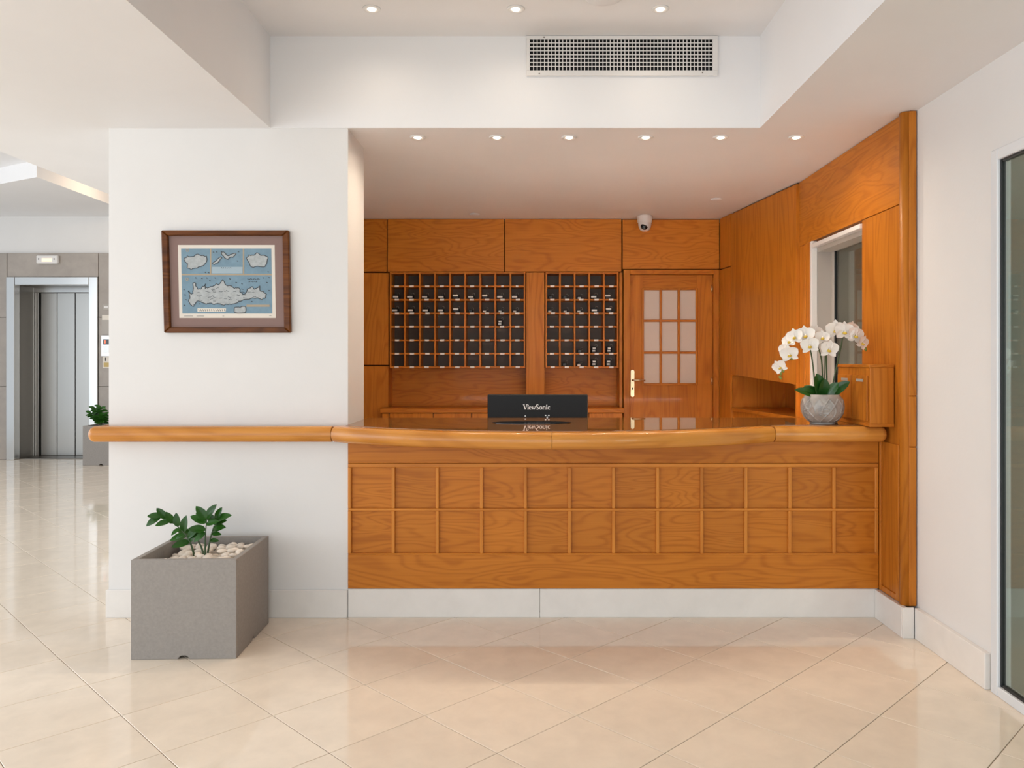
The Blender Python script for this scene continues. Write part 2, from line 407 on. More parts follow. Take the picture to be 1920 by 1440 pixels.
# ------------------------------------------------------------------ setting: panelled back wall
def bx(px): return fx(px, YB)
def bz(py): return fz(py, YB)
wb = box('wall_back', M['wood_gap'], -2.35, 2.6, YB + .235, YB + .40, 0, ZS, kind=S)
g = 0.004
def bpanel(name, m, p0, p1, q0, q1, y0=YB, y1=YB + .235, bev=0.002):
    return box(name, M[m], bx(p0) + g, bx(p1) - g, y0, y1, bz(q1) + g, bz(q0) - g, wb, bev)
FL = 676 + H * F / YB     # pixel row of the floor at the back wall
bpanel('panel', 'wood_h', 540, 726, 410, 510); bpanel('panel', 'wood_h', 726, 946, 410, 510)
bpanel('panel', 'wood_h', 946, 1166, 410, 510); bpanel('panel', 'wood_h', 1167, 1350, 410.5, 505, YB + .012)
bpanel('panel', 'wood_v', 540, 729, 511, 685); bpanel('panel', 'wood_v', 540, 729, 685.6, FL)
bpanel('pilaster', 'wood_v', 986, 1021.5, 510, FL); bpanel('pilaster', 'wood_v', 1160.5, 1168, 510, FL)
bpanel('alcove_panel', 'wood_h', 727, 988, 690, FL, YB + .21, YB + .235, 0); bpanel('alcove_panel', 'wood_h', 1020, 1162, 690, FL, YB + .21, YB + .235, 0)
bpanel('jamb_panel', 'wood_v', 1348, 1352, 505, FL, YB + .0, YB + .235)
# bevelled pilaster between the door and the corner cabinet
for (z0, z1) in ((0, bz(506)), (bz(505), ZS)):
    prism('pilaster', M['wood_v'], [(1.782, YB), (1.818, 7.29), (2.3, 7.29), (2.3, YB)], 'z', z0 + .002, z1 - .002, wb, 0.002)

# the panelled door
door = empty('door_2', (bx(1260), YB, 0)); door['kind'] = S
YD = YB + .05
def dpx(p): return fx(p, YB)
box('architrave', M['wood_v'], bx(1169), bx(1181), YB - .012, YD + .06, 0, bz(506), door, .004)
box('architrave', M['wood_v'], bx(1338), bx(1348), YB - .012, YD + .06, 0, bz(506), door, .004)
box('architrave', M['wood_h'], bx(1181), bx(1338), YB - .012, YD + .06, bz(514), bz(506), door, .004)
d0, d1 = bx(1181.5), bx(1337.5); gx0, gx1, gz1, gz0 = bx(1206.5), bx(1308.5), bz(541), bz(721)
box('stile', M['wood_v'], d0, gx0, YD, YD + .04, 0.2, bz(514.5), door, .001)
box('stile', M['wood_v'], gx1, d1, YD, YD + .04, 0.2, bz(514.5), door, .001)
box('top_rail', M['wood_h'], gx0, gx1, YD, YD + .04, gz1, bz(514.5), door, .001)
box('lower_panel', M['wood_v'], gx0, gx1, YD, YD + .04, 0.2, gz0, door, .001)
for i in range(3):
    for j in range(3):
        a0 = gx0 + (gx1 - gx0) * i / 3; a1 = gx0 + (gx1 - gx0) * (i + 1) / 3
        c0 = gz0 + (gz1 - gz0) * j / 3; c1 = gz0 + (gz1 - gz0) * (j + 1) / 3
        box('pane', M['frost'], a0 + .006, a1 - .006, YD + .015, YD + .022, c0 + .006, c1 - .006, door)
for i in range(4):
    a = gx0 + (gx1 - gx0) * i / 3
    box('muntin', M['wood_v'], a - .011, a + .011, YD - .006, YD + .034, gz0 - .008, gz1 + .008, door, .003)
for j in range(4):
    c = gz0 + (gz1 - gz0) * j / 3
    box('muntin', M['wood_h'], gx0, gx1, YD - .005, YD + .034, c - .011, c + .011, door, .003)
hx = bx(1187)
pl = prism('handle_plate', M['brass'], [(hx + .02 * math.cos(a) , (bz(697) if math.sin(a) > 0 else bz(741)) + .02 * math.sin(a)) for a in [k * PI / 8 + .001 for k in range(16)]], 'y', YD - .010, YD - .001, door, .002)
zl = bz(713)
link('lever', tube_mesh(rel([(hx, YD - .005, zl), (hx, YD - .045, zl), (hx + .012, YD - .052, zl), (hx + .05, YD - .054, zl), (hx + .115, YD - .052, zl - .002)], WL[pl.name]), [.010, .010, .010, .009, .008], M['brass'], 10), WL[pl.name], pl)
box('keyhole', M['black'], hx - .005, hx + .005, YD - .013, YD - .009, bz(731), bz(727), pl)
for zz in (bz(715), bz(540)):
    link('hinge', lathe_mesh([(0, -.035), (.008, -.035), (.008, .035), (0, .035)], 8, M['brass']), (bx(1337), YD - .008, zz), door)
box('floor_platform', M['tile'], -2.3, XW + .02, 5.8, YB, 0.0, 0.19, kind=S)

# ------------------------------------------------------------------ setting: panelled right wall of the reception
wr = box('wall_reception', M['wall'], XW + .055, XW + .19, 4.29, 4.90, 0, ZS, kind=S)
box('wall_backing', M['wall'], XW + .055, XW + .15, 5.752, 6.1, 0, ZS, wr)
box('wall_backing', M['wall'], XW + .055, XW + .15, 4.90, 5.752, 2.32, ZS, wr)
box('wall_backing', M['wall'], XW + .055, XW + .15, 4.90, 5.752, 0, 1.0, wr)
YWF = 4.36
box('panel', M['wood_h'], XW, XW + .055, YWF, 6.02, 2.352, ZS - .003, wr, .002)
box('panel', M['wood_v'], XW + .004, XW + .055, YWF, 4.885, 0.17, 2.349, wr, .002)
box('panel', M['wood_v'], XW + .004, XW + .055, 5.78, 6.02, 0.17, 2.349, wr, .002)
box('architrave', M['wood_v'], XW - .010, XW + .03, 5.765, 5.85, 0.17, 2.349, wr, .006)
box('architrave', M['wood_v'], XW - .004, XW + .03, 5.885, 5.90, 0.17, 2.349, wr, .004)
box('panel', M['wood_h'], XW, XW + .055, 4.885, 5.752, 0.17, 1.0, wr, .002)
# rounded corner moulding and end boards facing the lobby
link('corner_moulding', lathe_mesh([(0, 0), (.034, 0), (.034, ZS - .17), (0, ZS - .17)], 20, M['wood_v']), (XW + .012, 4.325, .166), wr)
box('end_board', M['wood_v'], XW + .012, XR - .004, 4.285, 4.36, 1.30, ZS - .002, wr, .004)
box('end_board', M['wood_v'], XW + .012, XR - .004, 4.285, 4.36, 1.025, 1.297, wr, .004)
box('end_board', M['wood_v'], XW + .012, XR - .004, 4.285, 4.36, 0.166, 1.022, wr, .004)
# framed return panel below the counter
sp = box('return_panel', M['wood_v'], XW - .006, XW + .004, YWF, Y0 - .002, .168, 1.025, wr)
for (a0, a1, c0, c1) in ((YWF, YWF + .035, .168, 1.025), (Y0 - .03, Y0 - .002, .168, 1.025), (YWF + .035, Y0 - .03, .168, .20)):
    box('frame_strip', M['wood_v'], XW - .014, XW - .006, a0, a1, c0, c1, sp, .002)

# window into the back office
win = empty('window_3', (XW, 5.3, 1.0)); win['kind'] = S
wy0, wy1, wz0, wz1 = 4.885, 5.752, 1.0, 2.30
box('casing', M['white_gloss'], XW - .012, XW + .03, wy1 - .03, wy1 + .005, wz0, wz1 + .05, win, .003)
box('casing', M['white_gloss'], XW - .012, XW + .03, wy0, wy1 - .03, wz1, wz1 + .03, win, .003)
box('jamb', M['grey_jamb'], XW + .03, XW + .16, wy1 - .03, wy1, wz0, wz1, win)
box('jamb', M['grey_jamb'], XW + .03, XW + .16, wy0, wy1 - .03, wz1 - .03, wz1 + .02, win)
box('sill', M['wood_h'], XW - .01, XW + .16, wy0, wy1, wz0 - .02, wz0, win)
box('sash', M['grey_jamb'], XW + .13, XW + .16, wy1 - .075, wy1 - .03, wz0, wz1 - .03, win, .004)
box('sash', M['seal'], XW + .135, XW + .15, wy1 - .085, wy1 - .075, wz0, wz1 - .03, win)
box('pane', M['win_glass'], XW + .142, XW + .146, wy0, wy1 - .085, wz0, wz1 - .03, win)

box('jamb_lining', M['grey_room'], XR + .051, XR + .139, 3.56, 3.579, 0, 2.43, None, kind=S)
box('roller_blind', mat('grey_blind', (0.27, 0.255, 0.225), 0.8), XW + .165, XW + .172, wy0 - .05, wy1 + .02, wz0, wz1, win)
# glass door in the white wall
gd = empty('door_1', (XR, 2.0, 0)); gd['kind'] = S
gy1, gz = 3.58, 2.43
box('frame_post', M['alu'], XR - .014, XR + .05, gy1 - .052, gy1, 0, gz, gd, .004)
box('frame_head', M['alu'], XR - .014, XR + .05, -0.2, gy1 - .052, gz - .05, gz, gd, .004)
box('frame_sill', M['alu'], XR - .014, XR + .05, -0.2, gy1 - .052, 0, .045, gd, .004)
box('seal', M['seal'], XR + .0, XR + .02, gy1 - .062, gy1 - .052, .045, gz - .05, gd)
box('seal', M['seal'], XR + .0, XR + .02, -0.2, gy1 - .070, gz - .062, gz - .05, gd)
box('seal', M['seal'], XR + .0, XR + .02, -0.2, gy1 - .070, .045, .057, gd)
box('pane', M['door_glass'], XR + .007, XR + .015, -0.2, gy1 - .062, .057, gz - .062, gd)

# ------------------------------------------------------------------ key racks
def rack(name, p0, p1, n, label):
    x0, x1 = bx(p0), bx(p1); zt, zb = bz(511.5), bz(688.5)
    t = thing(name, ((x0 + x1) / 2, YB + .1, zb), label, 'key rack', 'pigeonhole key racks on the panelled wall')
    y0, y1 = YB + .004, YB + .205
    box('back_board', M['rack_back'], x0, x1, y1 - .012, y1, zb, zt, t)
    w = (x1 - x0) / n; hh = (zt - zb) / 7
    for i in range(n + 1):
        c = min(max(x0 + w * i, x0 + .008), x1 - .008)
        box('divider', M['wood_v'], c - .008, c + .008, y0, y1 - .012, zb - .004, zt, t, .0015)
    cells = {}
    for j in range(8):
        z = zt - hh * j
        box('shelf', M['wood_h'], x0, x1, y0 + .002, y1 - .012, z - .0075, z + .0075, t, .0015)
        if j > 0:
            for i in range(n):
                lx = x0 + w * (i + .48 + random.uniform(-.03, .03)); lw = .020 if not (j == 1 and i > 5) else .012
                box('number_plate', M['label'], lx - lw, lx + lw, y0 - .004, y0 + .003, z - .0085, z + .0085, t)
    for i in range(n):
        for j in range(7): cells[(i, j)] = (x0 + w * i, zt - hh * (j + 1) + .0075, w)
    return cells
L = rack('key_rack', 730.5, 985, 9, 'wide wooden key rack of nine columns left of the plain pilaster')
R = rack('key_rack', 1022.5, 1160, 5, 'narrow wooden key rack of five columns between pilaster and door')
fob_body = box_mesh(.058, .07, .045, M['fob'], .006)
fob_small = box_mesh(.040, .07, .034, M['fob'], .005)
fob_tall = box_mesh(.050, .06, .064, M['fob'], .006)
fob_tag = box_mesh(.050, .004, .016, M['label'], 0); fob_tag_s = box_mesh(.028, .004, .014, M['label'], 0)
ordn = ['first', 'second', 'third', 'fourth', 'fifth', 'sixth', 'seventh', 'eighth', 'ninth']
def fob(cells, i, j, side, style):
    x, z, w = cells[(i, j)]
    body = {'low': fob_body, 'small': fob_small, 'high': fob_body, 'tall': fob_tall, 'bare': fob_small}[style]
    hgt = max(v.co.z for v in body.vertices)
    c = Vector((x + .008 + .036 + random.uniform(0, .012), YB + .075 + random.uniform(-.01, .015), z + hgt + .0005))
    cell = f'{ordn[i]} column, {ordn[j]} row down of the {side} key rack'
    t = thing('key_fob', (c.x, c.y, z), f'black key fob in {cell}', 'key fob', 'key fobs in the pigeonholes')
    b = link('fob_block', body, c, t)
    if style != 'bare':
        yo = min(v.co.y for v in body.vertices) - .0025
        dz = hgt * .55 if style == 'high' else -hgt * .35 if style in ('small', 'tall') else 0
        link('paper_tag', fob_tag_s if style in ('small', 'tall') else fob_tag, c + Vector((-.004, yo, dz)), t)
        if style == 'tall': link('paper_tag', fob_tag_s, c + Vector((0, yo, dz + .024)), t)
    link('key_ring', tube_mesh([(.012 * math.cos(k * PI / 4), 0, .012 * math.sin(k * PI / 4)) for k in range(9)], .0015, M['steel'], 5), c + Vector((.02, -.01, hgt + .006)), t)
for i in range(9):
    fob(L, i, 1, 'left', ['low', 'low', 'low', 'low', 'high', 'low', 'high', 'low', 'low'][i])
    fob(L, i, 2, 'left', ['low', 'low', 'low', 'low', 'high', 'bare', 'small', 'small', 'small'][i])
fob(L, 7, 3, 'left', 'tall')
for i in range(5):
    fob(R, i, 1, 'right', ['bare', 'bare', 'small', 'low', 'high'][i]); fob(R, i, 2, 'right', ['small', 'small', 'small', 'low', 'high'][i])
for i, j, s in ((2, 5, 'bare'), (3, 5, 'tall'), (4, 5, 'tall'), (1, 6, 'bare'), (2, 6, 'small'), (3, 6, 'tall'), (4, 6, 'tall')): fob(R, i, j, 'right', s)

# low cabinet with a ledge under the racks
lc = thing('low_cabinet', (bx(940), YB - .08, 0.19), 'long wooden cabinet with a narrow ledge under the key racks', 'cabinet')
box('ledge', M['wood_h'], fx(712, 7.4), fx(1171, 7.4), 7.40, YB - .001, 1.003, 1.046, lc, .006)
box('alcove_shelf', M['wood_h'], bx(731), bx(985), YB + .002, YB + .208, 1.02, 1.046, lc)
box('alcove_shelf', M['wood_h'], bx(1022.5), bx(1160), YB + .002, YB + .208, 1.02, 1.046, lc)
box('carcass', M['wood_gap'], fx(716, 7.4), fx(1167, 7.4), 7.44, YB - .001, .19, 1.003, lc)
e = [716, 730, 812, 884, 952, 1026, 1104, 1167]
for a, b in zip(e, e[1:]):
    dd = box('cabinet_door', M['wood_v'], fx(a, 7.42) + .003, fx(b, 7.42) - .003, 7.42, 7.44, .22, .998, lc, .002)
    link('knob', lathe_mesh([(0, 0), (.006, 0), (.006, .012), (.013, .018), (.011, .026), (0, .028)], 10, M['brass'], 'y'), (fx(b, 7.42) - .05, 7.392, .85), dd)

# corner cabinet with the open niche
A, B_ = (1.818, 7.27), (XW - .02, 6.03)
cc = thing('corner_cabinet', (2.0, 6.6, .19), 'tall slanted wooden corner cabinet with an open niche, behind the orchid', 'cabinet')
zA, zB = fz(702, 7.27), fz(721, 6.03)
# upper body: slanted front whose lower edge follows the photograph
vs = [(A[0], A[1], zA), (B_[0], B_[1], zB), (2.5, 6.03, zB), (2.5, 7.27, zA), (A[0], A[1], ZS - .012), (B_[0], B_[1], ZS - .012), (2.5, 6.03, ZS - .012), (2.5, 7.27, ZS - .012)]
o0 = Vector((2.15, 6.65, 2.1))
link('upper_body', mesh('upper_body', rel(vs, o0), [(0, 3, 2, 1), (4, 5, 6, 7), (0, 1, 5, 4), (1, 2, 6, 5), (2, 3, 7, 6), (3, 0, 4, 7)], M['wood_v']), o0, cc)
prism('top_strip', M['wood_gap'], [(A[0] + .012, A[1]), (B_[0] + .012, B_[1]), (2.5, B_[1]), (2.5, A[1])], 'z', ZS - .0115, ZS - .001, cc)
prism('base_body', M['wood_v'], [(A[0] + .02, A[1]), (B_[0] + .02, B_[1]), (2.5, B_[1]), (2.5, A[1])], 'z', .19, 1.03, cc, .002)
prism('niche_shelf', M['wood_h'], [A, B_, (2.5, B_[1]), (2.5, A[1])], 'z', 1.032, 1.062, cc, .003)
box('niche_back', M['wood_v'], 2.30, 2.32, 6.05, 7.25, 1.063, 1.30, cc)
box('niche_side', M['wood_v'], A[0] + .01, 2.30, 7.24, 7.268, 1.063, 1.35, cc)
box('niche_post', M['wood_v'], XW - .02, XW + .05, 6.022, 6.05, 1.063, 1.318, cc)

# ------------------------------------------------------------------ reception counter
ct = thing('reception_counter', (0.5, 4.9, 0), 'long wooden reception counter with a grid of square panels and bowed top', 'counter')
KX0, KX1 = PX1 + .003, XW - .016
fy = Y0 - .006
box('carcass', M['wood_gap'], KX0, KX1, Y0 + .034, 5.12, .02, 1.03, ct)
v0, v1, r0, r1 = 655.0, 1646.0, 876.0, 1038.0
box('top_board', M['wood_h'], KX0, KX1, fy, Y0 + .034, fz(868, Y0), 1.03, ct, .001)
box('bottom_board', M['wood_h'], KX0, KX1, fy, Y0 + .034, ZB + .003, fz(1040, Y0), ct, .001)
step = (v1 - v0) / 12
pm = box_mesh(step / 323.5 - .004, .02, .248 - .004, M['wood_panel'], .002)
for i in range(12):
    for (q0, q1) in ((874, 955), (955, 1039)):
        xa, xb = fx(v0 + step * i, Y0), fx(v0 + step * (i + 1), Y0)
        box('panel', M['wood_panel'], xa + .003, xb - .003, fy + .016, Y0 + .034, fz(q1, Y0) + .003, fz(q0, Y0) - .003, ct, .001)
for i in range(13):
    x = fx(v0 + step * i, Y0); x = min(x, KX1 - .010); x = max(x, KX0 + .009)
    for (q0, q1) in ((876, 953), (957.5, 1037)):
        box('batten', M['batten'], x - .0095, x + .0095, fy - .003, fy + .017, fz(q1, Y0), fz(q0, Y0), ct, .003)
for (q0, q1) in ((868.5, 876), (953, 957.5), (1037, 1040)):
    box('batten', M['batten_h'], KX0, KX1, fy - .003, fy + .017, fz(q1, Y0), fz(q0, Y0), ct, .003)
# bowed top
RZ0, RZ1 = 1.0275, 1.116
XA, XB2, YS, SAG = -1.135, 1.372, 4.48, 0.385
xc = (XA + XB2) / 2; hc = (XB2 - XA) / 2
RAD = (hc * hc + SAG * SAG) / (2 * SAG); yc = YS - SAG + RAD
def front(x, off=0.0):
    if XA < x < XB2: return yc - math.sqrt((RAD - off) ** 2 - (x - xc) ** 2)
    return YS + off
def sweep(name, pts, width, parent, m=None):
    """pts: plan points along the outer nose, outward side on the right of travel; D-shaped section"""
    r = (RZ1 - RZ0) / 2; zc = (RZ0 + RZ1) / 2
    prof = [(width, RZ0)] + [(r * .8 - r * .8 * math.cos(a), zc + r * math.sin(a)) for a in [(-PI / 2 + PI * k / 12) for k in range(13)]] + [(width, RZ1)]
    pts = [Vector((p[0], p[1])) for p in pts]; n = len(pts); c = Vector((pts[n // 2].x, pts[n // 2].y, zc))
    bm = bmesh.new(); rings = []
    for i, p in enumerate(pts):
        t1 = (pts[i] - pts[i - 1]).normalized() if i > 0 else None; t2 = (pts[i + 1] - pts[i]).normalized() if i < n - 1 else None
        if t1 is None: t1 = t2
        if t2 is None: t2 = t1
        t = (t1 + t2).normalized(); k = 1 / max(.5, t.dot(t1)); inn = Vector((-t.y, t.x)) * k
        rings.append([bm.verts.new(Vector((p.x + inn.x * d, p.y + inn.y * d, z)) - c) for d, z in prof])
    mm = len(prof)
    for a, b in zip(rings, rings[1:]):
        for j in range(mm): bm.faces.new((a[j], b[j], b[(j + 1) % mm], a[(j + 1) % mm]))
    bm.faces.new(rings[0]); bm.faces.new(rings[-1][::-1])
    bmesh.ops.recalc_face_normals(bm, faces=bm.faces)
    me = from_bm(name, bm, m or M['rail'])
    for p in me.polygons:
        if len(p.vertices) == 4: p.use_smooth = True
    me.set_sharp_from_angle(angle=math.radians(40))
    return link(name, me, c, parent)
def arc(x0, x1, n): return [(x0 + (x1 - x0) * k / n, front(x0 + (x1 - x0) * k / n)) for k in range(n + 1)]
xj = fx(1035, 4.1)
sweep('nosing', arc(XA + .001, xj - .0012, 24), .10, ct)
sweep('nosing', arc(xj + .0012, XB2 - .001, 24), .10, ct)
sweep('nosing', [(XB2 + .001, YS), (1.7, YS), (XW - .045, YS), (XW - .022, YS + .008), (XW - .010, YS + .03)], .10, ct)
inner = [(PX1 + .004, max(front(PX1 + .004, .095), 4.5))] + [(x, front(x, .095)) for x in [PX1 + .03 + (XB2 - .05 - PX1 - .03) * k / 40 for k in range(41)]] + [(XB2 + .03, YS + .095), (XW - .008, YS + .095)]
prism('top_slab', M['wood_h'], inner + [(XW - .008, 5.15), (PX1 + .004, 5.15)], 'z', 1.032, 1.107, ct)
prism('glass_top', M['counter_glass'], inner + [(XW - .008, 5.16), (PX1 + .004, 5.16)], 'z', 1.1075, 1.119, ct)
box('work_surface', M['laminate'], KX0, KX1, 5.122, 5.76, .74, .775, ct, .003)
box('side_support', M['wood_v'], KX0, KX0 + .03, 5.122, 5.74, 0, .74, ct); box('side_support', M['wood_v'], KX1 - .03, KX1, 5.122, 5.74, 0, .74, ct)

# task light added unseen under the counter's rear lip to brighten the recess
tl = thing('fill_bar', (.45, 5.08, 1.02), 'unseen fill light bar added under the rear lip of the reception counter', 'lamp')
box('light_housing', M['white'], -.95, 1.9, 5.124, 5.148, 1.005, 1.031, tl, .002)
box('light_diffuser', M['fill'], -.93, 1.88, 5.127, 5.145, 1.001, 1.005, tl)
td = bpy.data.lights.new('fill_bar_glow', 'AREA'); td.shape = 'RECTANGLE'; td.size = 2.8; td.size_y = .03; td.energy = 135; td.color = (1, .93, .84)
to = bpy.data.objects.new('fill_bar_glow', td); COL.objects.link(to); to.parent = tl; to.location = (.475 - .45, .062, -.021); to.rotation_euler = (.1, 0, 0)

# rail carried round the pillar
pr = thing('wooden_rail', (PX0 + .6, PYF, RZ0), 'rounded wooden shelf rail wrapped round the white pillar at counter height', 'rail')
lx = PX0 - .06
cor = [(lx + .04 - .04 * math.cos(a), YS + .04 - .04 * math.sin(a)) for a in [k * PI / 16 for k in range(9)]]
sweep('rail_nosing', [(lx, PYB), (lx, 4.7)] + cor + [(-1.9, YS), (-1.4, YS), (XA - .001, YS)], .05, pr)
box('rail_shelf', M['rail'], PX0 - .012, PX1 - .003, YS + .05, PYF - .001, RZ0 + .006, RZ1 - .003, pr)

# monitor seen from behind
mo = thing('monitor', (fx(1008, 5.19), 5.3, .775), 'black computer monitor seen from behind above the glossy counter top', 'monitor')
mx0, mx1, mz1 = fx(914, 5.18), fx(1102, 5.18), fz(740, 5.18)
shell = box('rear_shell', M['black'], mx0, mx1, 5.18, 5.215, .885, mz1, mo, .004)
box('screen', M['black_gloss'], mx0 + .008, mx1 - .008, 5.215, 5.222, .90, mz1 - .008, mo)
mc = (mx0 + mx1) / 2
box('stand_neck', M['black'], mc - .04, mc + .04, 5.22, 5.26, .785, 1.0, mo, .004)
prism('stand_base', M['black'], [(mc + .14 * math.cos(k * PI / 12), 5.30 + .09 * math.sin(k * PI / 12)) for k in range(24)], 'z', .776, .788, mo, .002)
# lettering in thick and thin strokes
def quad(x0, z0, x1, z1, w):
    d = Vector((x1 - x0, z1 - z0)); n = Vector((-d.y, d.x)).normalized() * w / 2
    return [(x0 + n.x, z0 + n.y), (x0 - n.x, z0 - n.y), (x1 - n.x, z1 - n.y), (x1 + n.x, z1 + n.y)]
def ringstroke(cx, cz, rx, rz, a0, a1, wmax, wmin, n=14):
    out = []
    for k in range(n):
        q = []
        for a in (a0 + (a1 - a0) * k / n, a0 + (a1 - a0) * (k + 1) / n):
            w = wmin + (wmax - wmin) * abs(math.cos(a))
            q.append(((cx + rx * math.cos(a), cz + rz * math.sin(a)), (cx + (rx - w) * math.cos(a), cz + (rz - min(w, wmin * 1.4)) * math.sin(a))))
        out.append([q[0][0], q[1][0], q[1][1], q[0][1]])
    return out
def letters():
    q = []; Hh = 1.0
    def V(x): q.extend([quad(x + .12, .97, x + .46, .03, .23), quad(x + .82, .97, x + .50, .03, .09), quad(x - .06, .97, x + .34, .97, .07), quad(x + .64, .97, x + 1.0, .97, .07)])
    def i(x): q.extend([quad(x + .13, 0, x + .13, .62, .19), quad(x - .03, .04, x + .30, .04, .07), quad(x - .02, .60, x + .2, .60, .06), quad(x + .03, .83, x + .25, .83, .19)])
    def e(x): q.extend(ringstroke(x + .3, .32, .30, .34, .05, 5.6, .17, .06)); q.append(quad(x + .05, .34, x + .58, .34, .07))
    def w(x): q.extend([quad(x + .08, .63, x + .25, .02, .15), quad(x + .42, .63, x + .27, .02, .07), quad(x + .40, .63, x + .57, .02, .15), quad(x + .78, .63, x + .60, .02, .07), quad(x - .04, .62, x + .2, .62, .06), quad(x + .66, .62, x + .88, .62, .06)])
    def S(x):
        q.extend(ringstroke(x + .35, .75, .30, .27, .5, 4.1, .19, .07)); q.extend(ringstroke(x + .36, .26, .33, .28, -2.6, 1.3, .20, .07)); q.append(quad(x + .14, .64, x + .56, .36, .20))
    def o(x): q.extend(ringstroke(x + .32, .32, .32, .34, 0, 2 * PI, .18, .06, 18))
    def n(x): q.extend([quad(x + .12, 0, x + .12, .64, .18), quad(x + .56, 0, x + .56, .46, .18), quad(x - .02, .04, x + .27, .04, .07), quad(x + .42, .04, x + .72, .04, .07)]); q.extend(ringstroke(x + .40, .42, .25, .24, 0, 2.6, .16, .08, 8))
    def c(x): q.extend(ringstroke(x + .32, .32, .31, .34, .7, 5.6, .19, .06))
    V(0); i(.92); e(1.2); w(1.84); S(2.70); o(3.46); n(4.16); i(4.92); c(5.24)
    return q
lw = .178; sc = lw / 5.88
lx0, lz0, ly = fx(981, 5.18), fz(768, 5.18), 5.18 - .0015
vs, fs = [], []
for pq in letters():
    b = len(vs)
    for (a, c) in pq: vs.append((a * sc, 0, c * sc * 1.12))
    for (a, c) in pq: vs.append((a * sc, .0015, c * sc * 1.12))
    fs += [(b, b + 1, b + 2, b + 3), (b + 7, b + 6, b + 5, b + 4)] + [(b + k, b + 4 + k, b + 4 + (k + 1) % 4, b + (k + 1) % 4) for k in range(4)]
tag(link('lettering', mesh('lettering', vs, fs, M['ink_white']), (lx0, ly, lz0), shell), 'white serif maker name printed on the back', kind='stuff')
for (px, py) in ((985, 780), (1023, 779), (1029, 779), (1026, 782)):
    box('port_mark', M['steel'], fx(px - 1.3, 5.18), fx(px + 1.3, 5.18), 5.178, 5.181, fz(py + 1, 5.18), fz(py - 1, 5.18), shell)
tag(prism('dark_oval', M['black_gloss'], [(fx(997, 4.72) + .235 * math.cos(k * PI / 20), 4.73 + .10 * math.sin(k * PI / 20)) for k in range(40)], 'z', 1.1195, 1.1225),  # dark arc on the glass top, built as a thin black oval
    'thin black oval shape on the counter in front of the monitor', 'mat')

# wooden box with two small doors at the right end of the counter
wbx = thing('wooden_box', (1.95, 4.67, 1.119), 'upright wooden box with two small doors at the right end of the counter', 'box')
bx0, bx1, by0, by1, bz0, bz1 = 1.885, XW - .001, 4.44, 4.905, 1.1195, 1.468
box('body', M['wood_v'], bx0, bx1, by0, by1, bz0, bz1 - .018, wbx, .002)
box('lid', M['wood_h'], bx0 - .006, bx1, by0 - .004, by1 + .003, bz1 - .018, bz1, wbx, .003)
box('plinth', M['wood_h'], bx0 - .003, bx1, by0 - .003, by1, bz0, bz0 + .018, wbx, .001)
for k in range(2):
    ya = by0 + .02 + k * .22
    dd = box('door', M['wood_v'], bx0 - .010, bx0 - .0005, ya, ya + .208, bz0 + .03, bz1 - .062, wbx, .002)
    box('name_plate', M['grey_jamb'], bx0 - .012, bx0 - .010, ya + .05, ya + .145, bz1 - .098, bz1 - .082, dd)

# ------------------------------------------------------------------ orchid
def petal_mesh(L, Wd, cup, m, tip=0.6, n=7, k=4):
    vs, fs = [], []
    for i in range(n + 1):
        t = i / n; w = Wd / 2 * (math.sin(PI * min(1, t ** .75)) ** tip if 0 < t < 1 else .12 if t == 0 else .05)
        for j in range(-k, k + 1):
            s = j / k
            vs.append((w * s, L * t, cup * (s * s * w / Wd * 1.2 + t * t * .6) * L))
    c = 2 * k + 1
    for i in range(n):
        for j in range(c - 1): fs.append((i * c + j, i * c + j + 1, (i + 1) * c + j + 1, (i + 1) * c + j))
    return mesh('petal', vs, fs, m, True)
pet_big = petal_mesh(.060, .068, .18, M['petal'], .55); pet_sep = petal_mesh(.058, .042, .16, M['petal'], .75)
def lip_mesh():
    bm = bmesh.new(); bmesh.ops.create_uvsphere(bm, u_segments=10, v_segments=6, radius=.011)
    for v in bm.verts: v.co.y -= .004; v.co.z = v.co.z * 1.2 + .010; v.co.x *= (1.25 if v.co.y < -.004 else .7)
    return from_bm('lip', bm, M['lip'], True)
lip_me = lip_mesh()
colm = tube_mesh([(0, .004, 0), (0, .003, .010), (0, -.003, .016)], [.004, .006, .005], M['petal'], 8)
PO = Vector((fx(1542, 4.66), 4.66, 1.119))
orch = thing('orchid_plant', PO, 'white orchid with arching flower stems growing from the carved pot', 'orchid')
def ori(face, up=(0, 0, 1), roll=0.0):
    z = Vector(face).normalized(); x = Vector(up).cross(z).normalized(); y = z.cross(x)
    return Matrix((x, y, z)).transposed() @ Matrix.Rotation(roll, 3, 'Z')
def flower(px, py, Y, face, s=1.0, roll=0.0):
    p = Vector((fx(px, Y), Y, fz(py, Y)))
    f = link('flower', colm, p, orch); f.matrix_local = Matrix.Translation(p - PO) @ ori(face, roll=roll).to_4x4() @ Matrix.Scale(s, 4)
    for (me, ang, dz) in ((pet_sep, 0, -.004), (pet_sep, 2.25, -.004), (pet_sep, -2.25, -.004), (pet_big, 1.15, 0), (pet_big, -1.15, 0)):
        o = bpy.data.objects.new('petal', me); COL.objects.link(o); o.parent = f; o.location = (0, 0, dz)
        o.rotation_euler = (random.uniform(-.12, .15), random.uniform(-.1, .1), ang + random.uniform(-.06, .06))
    o = bpy.data.objects.new('lip', lip_me); COL.objects.link(o); o.parent = f; o.rotation_euler = (.2, 0, 0)
YO = 4.60
